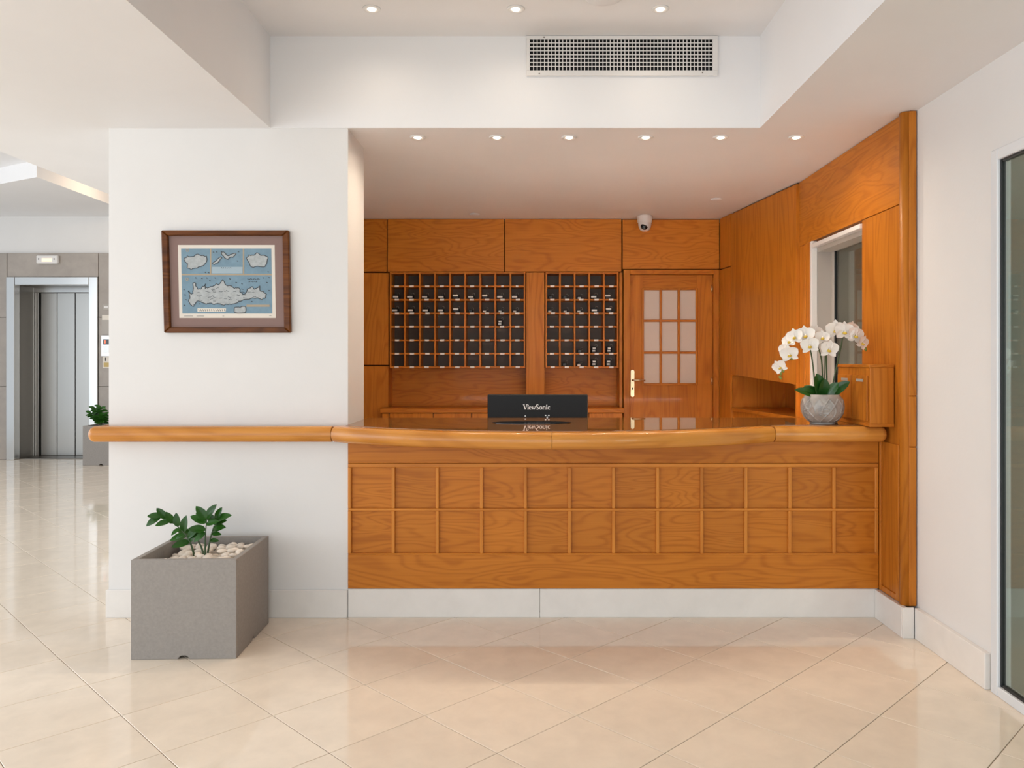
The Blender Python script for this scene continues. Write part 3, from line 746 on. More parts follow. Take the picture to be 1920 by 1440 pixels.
flw = [(1462, 688, 4.58, (-.75, -1, -.45), .80, .5), (1470, 655, 4.63, (-1.4, -.6, -.1), .7, .2), (1480, 664, 4.56, (-.35, -1, -.3), .95, .2),
       (1480, 640, 4.60, (-1.1, -1, .1), .8, .3), (1490, 632, 4.58, (-.9, -1, .1), .9, .25), (1510, 629, 4.56, (-.3, -1, .05), 1.0, .1),
       (1529, 625, 4.60, (.35, -1, .15), .9, -.2), (1518, 648, 4.53, (-.15, -1, -.1), .95, .15), (1541, 634, 4.56, (.1, -1, .35), .85, 0),
       (1554, 655, 4.54, (.1, -1, -.15), 1.0, -.1), (1566, 619, 4.58, (-.15, -1, 0), 1.05, .05), (1583, 622, 4.56, (.1, -1, 0), 1.05, -.1),
       (1596, 617, 4.62, (.4, -1, .1), .85, -.2), (1604, 629, 4.57, (.3, -1, -.1), 1.0, -.25), (1617, 643, 4.57, (.55, -1, -.3), .8, -.4)]
for a in flw: flower(*a)
def opt(px, py, Y): return Vector((fx(px, Y), Y, fz(py, Y)))
st = [bez(opt(1530, 745, 4.66), opt(1525, 690, 4.66), opt(1520, 600, 4.63), opt(1490, 630, 4.62)) + bez(opt(1490, 630, 4.62), opt(1478, 645, 4.61), opt(1466, 670, 4.6), opt(1463, 703, 4.59), 6)[1:],
      bez(opt(1541, 745, 4.68), opt(1543, 700, 4.68), opt(1545, 640, 4.62), opt(1518, 645, 4.56)),
      bez(opt(1552, 745, 4.68), opt(1550, 700, 4.68), opt(1548, 660, 4.64), opt(1550, 640, 4.6)),
      bez(opt(1557, 745, 4.68), opt(1566, 690, 4.66), opt(1582, 640, 4.62), opt(1580, 622, 4.62)) + bez(opt(1580, 622, 4.62), opt(1595, 612, 4.62), opt(1612, 630, 4.61), opt(1622, 654, 4.6), 6)[1:]]
for p in st: link('flower_stem', tube_mesh(rel(p, PO), .0042, M['stem'], 7), PO, orch)
link('support_stick', tube_mesh(rel([opt(1546, 745, 4.69), opt(1547, 650, 4.67)], PO), .003, M['stem'], 6), PO, orch)
bud_me = lathe_mesh([(0, -.014), (.006, -.009), (.008, 0), (.006, .008), (0, .014)], 8, M['bud'])
for (px, py, Y) in ((1464, 700, 4.59), (1468, 695, 4.58), (1463, 708, 4.59), (1623, 655, 4.60), (1484, 672, 4.57), (1618, 650, 4.6)):
    o = link('bud', bud_me, opt(px, py, Y), orch); o.rotation_euler = (random.uniform(-.5, .5), random.uniform(-.6, .6), 0)
def leaf_mesh(L, Wd, bend, fold, m, n=9, k=3, shape=.8):
    vs, fs = [], []
    for i in range(n + 1):
        t = i / n; w = Wd / 2 * max(.04, math.sin(PI * (t ** .85) * .97 + .05) ** shape) * (1 if t < .97 else .4)
        y = L * (t - bend * bend * t ** 3 * .25); z = -bend * L * t * t
        for j in range(-k, k + 1):
            s = j / k; vs.append((w * s, y, z + fold * abs(s) * w))
    c = 2 * k + 1; nv = len(vs)
    for i in range(n):
        for j in range(c - 1): fs.append((i * c + j, i * c + j + 1, (i + 1) * c + j + 1, (i + 1) * c + j))
    return mesh('leaf', vs, fs, m, True)
def place_leaf(name, me, base, d, parent, up=(0, 0, 1), roll=0.0):
    y = Vector(d).normalized(); x = y.cross(Vector(up)).normalized(); z = x.cross(y)
    o = link(name, me, base, parent)
    o.matrix_local = Matrix.Translation(Vector(base) - WL[parent.name]) @ (Matrix((x, y, z)).transposed() @ Matrix.Rotation(roll, 3, 'Y')).to_4x4()
    return o
LB = PO + Vector((0, 0, .155))
for (d, L_, w_, b_) in (((-1, -.5, .42), .175, .058, .22), ((-.30, -.35, 1), .150, .082, .10), ((-.02, -.55, 1), .115, .070, .2), ((.85, -.45, .70), .165, .066, .12),
                        ((-.6, .6, .8), .13, .06, .3), ((.6, .5, .7), .13, .06, .3), ((.45, -.6, .75), .12, .062, .2), ((-.75, -.35, .55), .125, .062, .25)):
    place_leaf('leaf', leaf_mesh(L_, w_, b_, .25, M['leaf_dark'], shape=.55), LB + Vector((d[0] * .012, d[1] * .012, 0)), d, orch, (0, -.85, .5))
# carved round pot
def carve(a, v, r, z):
    if v < .10 or v > .86 or r < .05: return 0
    u = a / (2 * PI) * 6; s = (v - .1) / .76
    def ln(x, w): return max(0, 1 - abs(x) / w)
    f = u - math.floor(u)
    e = max(ln(f - s, .055), ln(f - (1 - s), .055), ln(f - .5 - .33 * math.sin(PI * s), .045), ln(f - .5 + .33 * math.sin(PI * s), .045))
    if f < .5 and .25 < s < .75: e = max(e, .8 * ln(((s - .5) / (abs(f) + .12) * 3) % 1 - .5, .22))
    return .006 * e
pt = thing('orchid_pot', PO, 'round grey ceramic pot with carved leaf pattern holding the orchid', 'pot')
prof = [(0, 0), (.070, 0), (.071, .006), (.069, .011)]
for k in range(1, 72):
    a = -1.10 + 1.74 * k / 72; prof.append((.117 * math.cos(a) ** .8, .103 + .108 * math.sin(a)))
prof += [(.0965, .1715), (.0945, .174), (.088, .1735), (.086, .15)]
link('bowl', lathe_mesh(prof, 240, M['pot'], fn=carve), PO, pt)
link('potting_soil', lathe_mesh([(0, .1505), (.0858, .1505), (.0858, .148), (0, .148)], 24, M['soil']), PO, pt)

# ------------------------------------------------------------------ framed map on the pillar
pic = thing('framed_map', (fx(426, Y0), PYF - .03, fz(624, Y0)), 'framed blue antique map of islands hanging on the white pillar', 'picture')
TLc, TRc, BLc, BRc = (305.5, 433), (543.5, 433), (311, 624), (547, 624)
def pm_(u, v):      # u,v in 0..1 on the frame, v down
    x = (TLc[0] * (1 - u) + TRc[0] * u) * (1 - v) + (BLc[0] * (1 - u) + BRc[0] * u) * v
    y = TLc[1] * (1 - v) + BLc[1] * v
    return (fx(x, Y0), fz(y, Y0))
def pprism(name, m, uv, y0, y1, parent=pic, bev=0.0): return prism(name, M[m], [pm_(*p) for p in uv], 'y', y0, y1, parent, bev)
yb = PYF - .001
fw, fh = .050, .052
pprism('frame_bar', 'frame_wood', [(0, 0), (1, 0), (1 - fw, fh), (fw, fh)], yb - .032, yb, bev=.005)
pprism('frame_bar', 'frame_wood', [(0, 1), (fw, 1 - fh), (1 - fw, 1 - fh), (1, 1)], yb - .032, yb, bev=.005)
pprism('frame_bar', 'frame_wood', [(0, 0), (fw, fh), (fw, 1 - fh), (0, 1)], yb - .032, yb, bev=.005)
pprism('frame_bar', 'frame_wood', [(1, 0), (1, 1), (1 - fw, 1 - fh), (1 - fw, fh)], yb - .032, yb, bev=.005)
pprism('mount', 'mount', [(.03, .03), (.97, .03), (.97, .97), (.03, .97)], yb - .012, yb - .001)
def crop(cx_, cy_):  # point measured on the 1800x1440 close-up of the picture
    X = 280 + cx_ / 6.0; Y = 410 + cy_ / 6.0
    v = (Y - 433) / 191.0; xl = TLc[0] * (1 - v) + BLc[0] * v; xr = TRc[0] * (1 - v) + BRc[0] * v
    return ((X - xl) / (xr - xl), v)
pprism('print_sheet', 'paper', [crop(328, 298), crop(1415, 298), crop(1428, 1118), crop(345, 1118)], yb - .0135, yb - .011)
pmap = pprism('map_print', 'sea', [crop(365, 338), crop(1378, 338), crop(1388, 1068), crop(380, 1068)], yb - .0145, yb - .0132)
def cpoly(name, m, pts, lvl):
    return pprism(name, m, [crop(*p) for p in pts], yb - .0145 - .0005 * lvl - .0004, yb - .0145 - .0005 * (lvl - 1), pmap)
def cline(name, m, pts, w, lvl, closed=False):
    P = [Vector(p) for p in pts]; n = len(P)
    out = []
    for i in range(n):
        a = P[i - 1] if (i > 0 or closed) else P[i]; b = P[(i + 1) % n] if (i < n - 1 or closed) else P[i]
        t = (b - a).normalized(); nn = Vector((-t.y, t.x)) * w / 2; out.append((P[i] + nn, P[i] - nn))
    y0 = yb - .0145 - .0005 * lvl
    vs = []; fs = []
    for (a, b) in out:
        for q in (a, b):
            x, z = pm_(*crop(q.x, q.y)); vs.append((x, y0, z))
    m2 = n if closed else n - 1
    for i in range(m2):
        k = (i + 1) % n; fs.append((2 * i, 2 * i + 1, 2 * k + 1, 2 * k))
    o = WL[pmap.name]
    return link(name, mesh(name, rel(vs, o), fs, M[m]), o, pmap)
def rough(pts, amp, sub=3):
    r = []; n = len(pts)
    for i in range(n):
        a = Vector(pts[i]); b = Vector(pts[(i + 1) % n])
        for k in range(sub):
            p = a.lerp(b, k / sub); r.append((p.x + random.uniform(-amp, amp), p.y + random.uniform(-amp, amp)))
    return r
for a in ([(697, 340), (697, 625)], [(1067, 340), (1067, 625)], [(372, 632), (1384, 632)]):
    cline('map_border', 'map_ochre', a, 16, 1)
cpoly('map_caption', 'map_pale', [(715, 545), (1055, 545), (1055, 618), (715, 618)], 1)
crete = [(445, 815), (470, 845), (495, 850), (505, 790), (500, 735), (520, 715), (530, 745), (548, 790), (585, 795), (600, 765), (622, 770), (640, 735), (635, 785), (665, 780), (700, 765), (735, 760), (765, 735), (790, 745), (810, 720), (832, 685), (852, 730), (890, 755), (930, 760), (965, 790), (1000, 775), (1025, 785), (1030, 830), (1062, 862), (1090, 835), (1115, 790), (1145, 780), (1170, 765), (1190, 800), (1225, 775), (1255, 760), (1250, 815), (1290, 825), (1325, 850), (1315, 885), (1275, 910), (1215, 890), (1150, 900), (1090, 910), (1030, 930), (985, 955), (930, 965), (880, 960), (840, 975), (790, 955), (740, 965), (690, 945), (650, 965), (600, 945), (560, 930), (525, 945), (505, 985), (478, 975), (455, 925), (465, 880)]
isl1 = [(400, 455), (440, 425), (500, 430), (540, 405), (600, 415), (650, 425), (660, 460), (630, 520), (590, 545), (540, 555), (480, 575), (430, 550), (445, 510), (410, 490)]
isl2 = [(1095, 450), (1130, 410), (1175, 420), (1215, 382), (1265, 415), (1310, 420), (1345, 440), (1325, 520), (1300, 550), (1220, 540), (1160, 550), (1130, 510)]
isl3 = [(815, 375), (850, 385), (890, 425), (930, 400), (985, 385), (960, 430), (915, 440), (890, 465), (850, 430), (820, 405)]
isl4 = [(720, 500), (770, 470), (815, 430), (825, 440), (785, 490), (735, 520)]
isl5 = [(960, 1060), (970, 995), (1030, 1000), (1080, 985), (1095, 1030), (1085, 1062)]
for p in (crete, isl1, isl2, isl3, isl4, isl5):
    pp = rough(p, 6, 3)
    cpoly('island', 'land', pp, 1); cline('coastline', 'map_ink', pp, 9, 3, True)
cline('map_scale_bar', 'map_ochre', [(1100, 980), (1360, 980)], 24, 2)
cpoly('map_cartouche', 'paper', [(550, 1010), (870, 1010), (865, 1048), (550, 1048)], 1)
for k in range(13): cline('map_mark', 'map_ink', [(562 + k * 24, 1020), (570 + k * 24, 1042)], 6, 3)
for k in range(6): cline('map_mark', 'map_ink', [(820 + k * 20, 550), (828 + k * 20, 562)], 6, 3)
for k in range(40):
    x = random.uniform(540, 1240); y = random.uniform(790, 930)
    d = random.uniform(-1, 1); cline('map_mark', 'map_ink', [(x, y), (x + 20, y + 12 * d), (x + 34, y + 8 * d)], 4, 3)
for (x, y) in ((400, 800), (410, 860), (425, 915), (405, 975), (530, 668), (600, 675), (655, 670), (750, 670), (915, 680), (690, 700), (1290, 668), (1355, 665), (1330, 720), (1355, 810), (1050, 735), (575, 960), (1160, 935), (985, 720), (675, 610), (1345, 600), (640, 608), (730, 380), (765, 378), (1010, 375), (1000, 480)):
    cline('map_mark', 'map_ink', [(x - 8, y - 3), (x + 8, y + 3)], 9, 3)
for k in range(7): cline('map_mark', 'map_ink', [(1110 + k * 20, 678 + (k % 2) * 14), (1126 + k * 20, 684 - (k % 2) * 8)], 7, 3)
for k in range(5): cline('map_mark', 'map_ink', [(1125 + k * 20, 715 - (k % 2) * 8), (1140 + k * 20, 712)], 7, 3)
for (x, y) in ((437, 357), (433, 684)): cline('compass_rose', 'map_ochre', [(x + 14 * math.cos(a), y + 16 * math.sin(a)) for a in [k * PI / 5 for k in range(10)]], 6, 3, True)
for (x0, y0, x1, y1) in ((400, 1097, 500, 1097), (540, 1097, 625, 1097), (830, 1097, 850, 1097), (1355, 1092, 1380, 1092)):
    cline('map_mark', 'map_ink', [(x0, y0), (x1, y1)], 4, 1)

# ------------------------------------------------------------------ planters
def planter(ox, oy, rz, w, d, hgt, label):
    t = thing('square_planter', (ox, oy, 0), label, 'planter', 'grey cube planters'); t.rotation_euler = (0, 0, rz)
    th = .028
    def pan(name, pts, axis, a0, a1):
        o = prism(name, M['concrete'], pts, axis, a0, a1, None, .0025); o.parent = t; return o
    def side(n2):
        half = n2 / 2
        return [(-half, 0), (-.028, 0), (-.022, .012), (-.010, .018), (.010, .018), (.022, .012), (.028, 0), (half, 0), (half, hgt), (-half, hgt)]
    pan('side_panel', side(w), 'y', -d / 2, -d / 2 + th); pan('side_panel', side(w), 'y', d / 2 - th, d / 2)
    pan('side_panel', side(d - 2 * th), 'x', -w / 2, -w / 2 + th); pan('side_panel', side(d - 2 * th), 'x', w / 2 - th, w / 2)
    o = box('soil_bed', M['soil'], -w / 2 + th, w / 2 - th, -d / 2 + th, d / 2 - th, .02, hgt - .085); o.parent = t
    return t
PW, PD, PH = .52, .54, .497
pcx, pcy, prz = (fx(247, 3.963) + fx(443, 3.963)) / 2 - .012, 3.963 + PD / 2 + .004, .03
planter(pcx, pcy, prz, PW, PD, PH, 'large square grey planter on the tiles in front of the white pillar')
def pebble_mesh(seed):
    rr = random.Random(seed); bm = bmesh.new(); bmesh.ops.create_icosphere(bm, subdivisions=2, radius=1)
    sx, sy, sz = rr.uniform(.020, .032), rr.uniform(.015, .022), rr.uniform(.010, .015)
    ph = [rr.uniform(0, 6) for _ in range(3)]
    for v in bm.verts:
        f = 1 + .10 * math.sin(2.1 * v.co.x + ph[0]) + .08 * math.sin(2.7 * v.co.y + ph[1])
        v.co = Vector((v.co.x * sx * f, v.co.y * sy * f, v.co.z * sz * f))
    return from_bm('pebble', bm, M['pebble'], True)
pebs = [pebble_mesh(k) for k in range(7)]
rnd = random.Random(3)
cr, sr = math.cos(prz), math.sin(prz)
hx_, hy_ = PW / 2 - .062, PD / 2 - .062
for lay, (nx, ny) in enumerate(((11, 13), (9, 11))):
    for i in range(nx):
        for j in range(ny):
            if lay == 1 and rnd.random() < .35: continue
            u = -hx_ + 2 * hx_ * (i + .5 + rnd.uniform(-.3, .3)) / nx; v = -hy_ + 2 * hy_ * (j + .5 + rnd.uniform(-.3, .3)) / ny
            z = PH - .085 + .013 + lay * .017 + rnd.uniform(0, .005) + .012 * math.sin(u * 9 + 1) * math.cos(v * 7) * lay + .016 * (v + hy_) / (2 * hy_)
            if lay == 0: z = PH - .085 + .014
            p = (pcx + u * cr - v * sr, pcy + u * sr + v * cr, z)
            o = link('pebble', pebs[rnd.randrange(7)], p, None, (rnd.uniform(-.3, .3), rnd.uniform(-.3, .3), rnd.uniform(0, 6)))
            tag(o, 'smooth cream pebble among those filling the front grey planter', 'pebble', 'cream pebbles in the front planter')
zl1 = leaf_mesh(.090, .046, .25, .25, M['leaf'], shape=.7); zl2 = leaf_mesh(.074, .038, .2, .25, M['leaf'], shape=.7); zl3 = leaf_mesh(.052, .026, .3, .25, M['leaf'], shape=.7)
def zz(name, base, stems, label, cat='plant', sc=1.0):
    t = thing(name, base, label, cat); base = Vector(base)
    for (pts, lv) in stems:
        P = bez(*[base + Vector(q) * sc for q in pts], n=14)
        s = link('plant_stem', tube_mesh(rel(P, base), [(.0058 - .0003 * k) * sc for k in range(15)], M['stem'], 7), base, t)
        for (ti, d, me, up) in lv:
            k = min(13, int(ti * 14)); f = ti * 14 - k
            o = place_leaf('leaf', me, P[k].lerp(P[k + 1], f), d, t, up); 
            if sc != 1.0: o.scale = (sc, sc, sc)
    return t
UPC = (0, -.75, .65)
Pb = (fx(366, 4.22), 4.22, PH - .07)
def q_(px, py, Y=4.22): return (fx(px, Y) - Pb[0], Y - 4.22, fz(py, Y) - Pb[2])
zz('zz_plant', Pb, [
    ([q_(364, 1042), q_(358, 1010), q_(345, 990), q_(303, 968)],
     [(.30, (-.8, -.5, -.05), zl1, UPC), (.30, (.3, -.2, 1), zl1, UPC), (.40, (.65, -.2, .75), zl1, UPC), (.5, (-.8, -.3, -.25), zl3, UPC), (.55, (.15, -.3, 1), zl1, UPC), (.65, (-.5, -.6, -.3), zl3, UPC), (.70, (-.1, -.2, 1), zl2, UPC), (.80, (-.3, -.5, .9), zl2, UPC), (.86, (-.7, -.4, -.1), zl2, UPC), (.93, (-.5, -.3, .8), zl2, UPC), (1.0, (-.95, -.4, -.45), zl1, UPC), (1.0, (-1, -.2, .15), zl2, UPC)]),
    ([q_(385, 1042, 4.18), q_(384, 1010, 4.18), q_(386, 990, 4.18), q_(388, 972, 4.18)],
     [(.62, (-1, -.3, .25), zl1, UPC), (.55, (-.9, -.4, -.6), zl2, UPC), (.85, (-.9, -.2, .55), zl1, UPC), (.95, (-.55, -.3, .95), zl1, UPC), (1.0, (.55, -.3, 1), zl1, UPC), (.8, (.9, -.3, .35), zl2, UPC), (1.0, (-.75, .1, .4), zl2, UPC)]),
    ([q_(389, 1042, 4.2), q_(393, 1010, 4.2), q_(398, 995, 4.2), q_(405, 975, 4.2)],
     [(.55, (.8, -.2, .1), zl3, UPC), (.65, (.9, -.4, .4), zl2, UPC), (.75, (1, -.4, .2), zl2, UPC), (.85, (1, -.3, .5), zl2, UPC), (.92, (-.6, -.3, .8), zl2, UPC), (1.0, (.9, -.3, .45), zl1, UPC), (1.0, (.4, -.2, 1), zl2, UPC), (.35, (.9, -.4, .2), zl3, UPC)]),
    ([q_(382, 1042, 4.24), q_(378, 1020, 4.26), q_(366, 1000, 4.28), q_(352, 1003, 4.3)],
     [(.5, (.1, -.5, 1), zl2, UPC), (.75, (-.6, -.5, .5), zl1, UPC), (1.0, (-.9, -.5, -.1), zl1, UPC)])],
   'small green glossy-leaved plant growing from the pebbles of the front planter')
# second planter by the lift
Y2 = 11.3; p2w = .52
planter(fx(155, Y2) + p2w / 2, Y2 + .26, 0, p2w, .52, .56, 'square grey planter standing beside the steel lift door')
P2 = (fx(190, 11.5), 11.5, .48)
zzs = []
for (dx, dz, lean) in ((-.14, .27, -1), (-.07, .34, -.5), (.02, .36, .3), (.06, .25, .9), (-.02, .22, -.2)):
    lv = []
    for k in range(6):
        t_ = .4 + .1 * k
        for sgn in (-1, 1): lv.append((min(1, t_), (sgn * .9, random.uniform(-.6, .2), random.uniform(.0, .7)), zl1, UPC))
    zzs.append(([(0, 0, 0), (dx * .2, 0, dz * .4), (dx * .6, -.03, dz * .8), (dx, -.05, dz)], lv))
zz('zz_plant', P2, zzs, 'bushy green plant in the planter beside the steel lift', sc=1.0)

# ------------------------------------------------------------------ lift
el = thing('elevator', (fx(98, YE), YE, 0), 'brushed steel lift with closed sliding doors in the stone wall', 'elevator')
ex = lambda p: fx(p, YE)
zt = fz(519.5, YE); zh = fz(534.5, YE); YL = YE + .48
box('jamb', M['steel_bright'], ex(13.5), ex(29), YE - .03, YE + .10, 0, zt, el, .006)
box('jamb', M['steel_bright'], ex(168), ex(184.5), YE - .03, YE + .10, 0, zt, el, .006)
box('header', M['steel_bright'], ex(29) + .003, ex(168) - .003, YE - .028, YE + .10, zh, zt, el, .006)
box('reveal', M['steel_dark'], ex(29) - .04, ex(29), YE + .10, YL, 0, zh, el); box('reveal', M['steel_dark'], ex(168), ex(168) + .04, YE + .10, YL, 0, zh, el)
box('reveal', M['steel_dark'], ex(29), ex(168), YE + .10, YL, zh, zh + .04, el)
lx_ = lambda p: fx(p, YL)
for k, (a, b, dy) in enumerate(((58, 62, -.03), (62, 67, -.06), (67, 74, -.02))):
    box('door_post', M['steel'], lx_(a), lx_(b) - .004, YL + dy - .0, YL + .04, 0, fz(540, YL), el, .004)
box('door_lintel', M['steel_bright'], lx_(62), ex(168), YL - .05, YL + .04, fz(549, YL), fz(537, YL), el, .005)
for k, (a, b) in enumerate(((76, 106), (107.5, 140.5), (141.5, 175))):
    box('door_leaf', M['steel'], lx_(a), min(lx_(b), ex(168)), YL + .012 * (1 if k == 0 else 0), YL + .04, .012, fz(549.5, YL), el, .004)
box('shaft_back', M['dark_box'], ex(22), ex(176), YL + .04, YL + .06, 0, 2.9, el)
box('threshold', M['steel_dark'], ex(29), ex(168), YE + .10, YL + .03, 0.0005, .010, el)
em = thing('emergency_light', (ex(92), YE - .03, fz(495, YE)), 'small white emergency light above the steel lift', 'lamp')
box('housing', M['white'], ex(72), ex(112), YE - .06, YE - .001, fz(495, YE), fz(479.5, YE), em, .012)
box('diffuser', emit('warm_indicator', (1.0, .80, .62), .5), ex(83), ex(102), YE - .064, YE - .06, fz(491.5, YE), fz(485, YE), em)
for p in (77, 106): box('screw', M['steel_dark'], ex(p - .8), ex(p + .8), YE - .063, YE - .06, fz(488, YE), fz(485, YE), em)
cp = thing('call_panel', (ex(198), YE - .02, fz(660, YE)), 'narrow lift call panel with a red display right of the lift', 'call panel')
box('plate', M['steel_bright'], ex(190.5), ex(212), YE - .016, YE - .001, fz(668, YE), fz(629, YE), cp, .003)
box('display', M['black_gloss'], ex(194.5), ex(206), YE - .020, YE - .016, fz(646, YE), fz(636, YE), cp)
box('digit', M['led'], ex(197), ex(199.5), YE - .022, YE - .020, fz(643.5, YE), fz(638.5, YE), cp)
box('button', M['steel'], ex(195), ex(206), YE - .019, YE - .016, fz(661, YE), fz(649, YE), cp, .001)
ns = thing('notice', (ex(198), YE - .01, fz(628, YE)), 'pale printed notice above the lift call panel', 'notice')
box('sheet', M['grey_jamb'], ex(191), ex(212), YE - .006, YE - .001, fz(627, YE), fz(590, YE), ns); box('heading', M['paper'], ex(192), ex(212), YE - .008, YE - .006, fz(600, YE), fz(591, YE), ns)
n2 = thing('sticker', (ex(198), YE - .01, fz(690, YE)), 'small white and ochre sticker below the lift call panel', 'sticker')
box('sheet', M['paper'], ex(193), ex(210), YE - .006, YE - .001, fz(690, YE), fz(668.5, YE), n2); box('print', M['ochre'], ex(195), ex(208), YE - .008, YE - .006, fz(688, YE), fz(680, YE), n2)
box('print', M['black'], ex(197.5), ex(199), YE - .008, YE - .006, fz(677, YE), fz(670.5, YE), n2)
n3 = thing('wall_sign', (ex(198), YE - .01, fz(580, YE)), 'small clear sign on the stone wall above the notice', 'sign')
box('plate', M['grey_jamb'], ex(193), ex(210), YE - .007, YE - .001, fz(581, YE), fz(571, YE), n3, .002); box('mark', M['white'], ex(195.5), ex(203), YE - .009, YE - .007, fz(578, YE), fz(574, YE), n3)

# ------------------------------------------------------------------ ceiling fittings
ring_me = lathe_mesh([(.0225, .0), (.047, .0), (.047, -.005), (.043, -.008), (.033, -.0075), (.0225, -.003)], 28, M['white_gloss'])
lens_me = lathe_mesh([(0, -.003), (.019, -.003), (.022, .0), (.022, .004), (0, .004)], 24, M['lamp'])
def downlight(x, y, z, label, group, power, blend, ang, tilt=0.0):
    t = thing('downlight', (x, y, z), label, 'downlight', group)
    link('trim_ring', ring_me, (x, y, z - .0003), t); link('lens', lens_me, (x, y, z - .0045), t)
    d = bpy.data.lights.new('downlight_beam', 'SPOT'); d.energy = power; d.color = (1.0, .84, .66); d.spot_size = ang; d.spot_blend = blend; d.shadow_soft_size = .02
    o = bpy.data.objects.new('downlight_beam', d); COL.objects.link(o); o.parent = t; o.location = (0, 0, -.014); o.rotation_euler = (tilt, 0, 0)
six = [781, 931, 1068, 1213, 1355, 1498]
YD6 = 4.80
w_ = ['leftmost', 'second from left', 'third from left', 'fourth from left', 'fifth from left', 'rightmost']
for k, px in enumerate(six):
    downlight(fx(px, 4.75), YD6, ZS, f'{w_[k]} of six round downlights in the soffit over the counter', 'soffit downlights over the counter', 23, 1.0, 2.95)
w3 = ['left', 'middle', 'right']
for k, px in enumerate((697, 967, 1238)):
    downlight(fx(px, 4.25), 4.25, ZC, f'{w3[k]} of three round downlights in the raised ceiling panel', 'downlights in the raised ceiling', 5, 1.0, 2.8)
# unseen cove lamp added to warm the lobby ceiling edge
cl = thing('added_cove_lamp', (-5.2, 10.4, 3.859), 'unseen lamp added on the lobby ceiling to light the raised edge', 'lamp')
link('lamp_body', lathe_mesh([(0, 0), (.06, 0), (.06, -.05), (0, -.05)], 16, M['white']), (-5.2, 10.4, 3.858), cl)
pd = bpy.data.lights.new('added_cove_glow', 'POINT'); pd.energy = 14; pd.color = (1, .74, .5); pd.shadow_soft_size = .04
po = bpy.data.objects.new('added_cove_glow', pd); COL.objects.link(po); po.parent = cl; po.location = (0, 0, -.12)
disc = lathe_mesh([(0, 0), (.045, 0), (.045, -.006), (.035, -.012), (0, -.013)], 24, M['ceil'])
for (px, py, nm) in ((890, 401, 'left'), (1343, 373, 'right')):
    Y = (ZS - H) * F / (CY - py)
    tag(link('ceiling_disc', disc, (fx(px, Y), Y, ZS - .0005)), f'small flat {"unlit disc on the soffit above the wide key rack" if nm == "left" else "unlit disc on the soffit near the corner cabinet"}', 'ceiling disc')
sd = lathe_mesh([(0, 0), (.10, 0), (.10, -.008), (.08, -.018), (.045, -.022), (0, -.022)], 32, M['ceil'])
tag(link('ceiling_speaker', sd, (fx(1130, 4.17), 4.10, ZC - .0005)), 'round white flush cover in the raised ceiling above the air vent', 'ceiling disc')

# air vent on the coffer face
vt = thing('air_vent', (fx(1166, Y0), Y0 - .01, fz(143, Y0)), 'long white air vent grille high on the raised ceiling edge', 'vent')
vx0, vx1, vz0, vz1 = fx(987, Y0), fx(1345, Y0), fz(143.5, Y0), min(fz(66, Y0), ZC - .002)
ix0, ix1, iz0, iz1 = fx(993.5, Y0), fx(1335, Y0), fz(133.5, Y0), fz(75, Y0)
yv = Y0 - .002
box('frame_bar', M['white'], vx0, vx1, yv - .014, yv, iz1, vz1, vt, .002); box('frame_bar', M['white'], vx0, vx1, yv - .014, yv, vz0, iz0, vt, .002)
box('frame_bar', M['white'], vx0, ix0, yv - .014, yv, iz0, iz1, vt, .002); box('frame_bar', M['white'], ix1, vx1, yv - .014, yv, iz0, iz1, vt, .002)
box('duct_back', M['void'], ix0, ix1, yv - .003, yv, iz0, iz1, vt)
bm = bmesh.new()
def addbox(bm, x0, x1, y0, y1, z0, z1):
    r = bmesh.ops.create_cube(bm, size=1.0)
    for v in r['verts']: v.co = Vector(((x0 + x1) / 2 + v.co.x * (x1 - x0), (y0 + y1) / 2 + v.co.y * (y1 - y0), (z0 + z1) / 2 + v.co.z * (z1 - z0)))
cvt = Vector(((ix0 + ix1) / 2, yv, (iz0 + iz1) / 2))
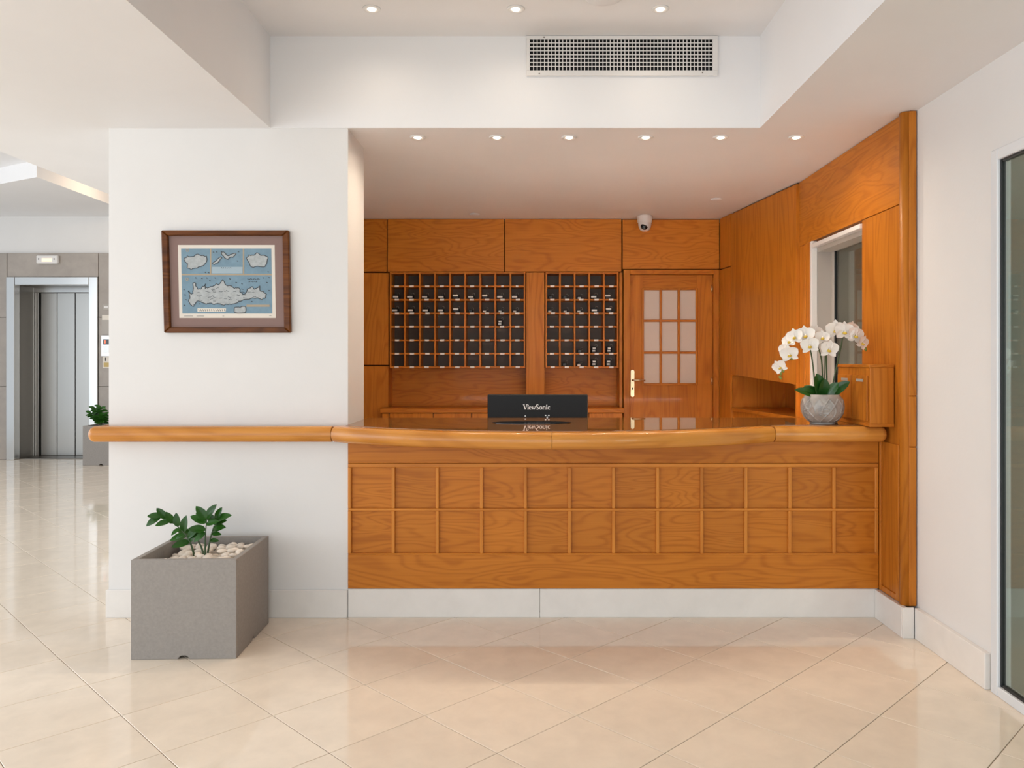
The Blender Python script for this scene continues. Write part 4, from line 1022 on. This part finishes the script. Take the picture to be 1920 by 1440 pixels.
for k in range(1, 50):
    x = ix0 + (ix1 - ix0) * k / 50 - cvt.x; addbox(bm, x - .0023, x + .0023, -.0132, -.0105, iz0 - cvt.z, iz1 - cvt.z)
for k in range(1, 8):
    z = iz0 + (iz1 - iz0) * k / 8 - cvt.z; addbox(bm, ix0 - cvt.x, ix1 - cvt.x, -.0128, -.0108, z - .0025, z + .0025)
tag(link('grille_mesh', from_bm('grille_mesh', bm, M['white']), cvt, vt), kind='stuff')
for (px, py) in ((1011, 140), (1316, 138), (1020, 72)):
    link('screw', lathe_mesh([(0, 0), (.004, 0), (.004, -.003), (0, -.003)], 8, M['steel_dark'], 'y'), (fx(px, Y0), yv - .0135, fz(py, Y0)), vt)

# security camera under the soffit by the door
yc_ = 7.42; cxs = fx(1209, yc_)
sc_ = thing('security_camera', (cxs, yc_, ZS), 'white dome security camera hanging from the soffit above the wooden door', 'camera')
link('mount_base', lathe_mesh([(0, 0), (.070, 0), (.071, -.004), (.068, -.058), (.062, -.068), (0, -.070)], 28, M['white']), (cxs, yc_, ZS - .0005), sc_)
link('ball', lathe_mesh([(.060, -.066), (.061, -.080), (.056, -.105), (.044, -.130), (.025, -.142), (0, -.145)], 28, M['white']), (cxs, yc_, ZS), sc_)
bm = bmesh.new(); bmesh.ops.create_uvsphere(bm, u_segments=20, v_segments=12, radius=.036); 
for v in bm.verts: v.co.y *= .6
link('lens', from_bm('lens', bm, M['black_gloss'], True), (cxs - .008, yc_ - .037, ZS - .100), sc_)

# unseen ceiling lamp added to brighten the back office behind the reception window
ol = thing('office_fill_lamp', (2.9, 5.6, ZS), 'unseen round lamp added to light the grey back office', 'lamp')
link('lamp_body', lathe_mesh([(0, 0), (.16, 0), (.16, -.05), (.12, -.07), (0, -.075)], 24, M['white']), (2.9, 5.6, ZS - .001), ol)
od = bpy.data.lights.new('office_fill_glow', 'POINT'); od.energy = 110; od.color = (1, .95, .86); od.shadow_soft_size = .06
oo = bpy.data.objects.new('office_fill_glow', od); COL.objects.link(oo); oo.parent = ol; oo.location = (0, 0, -.16)
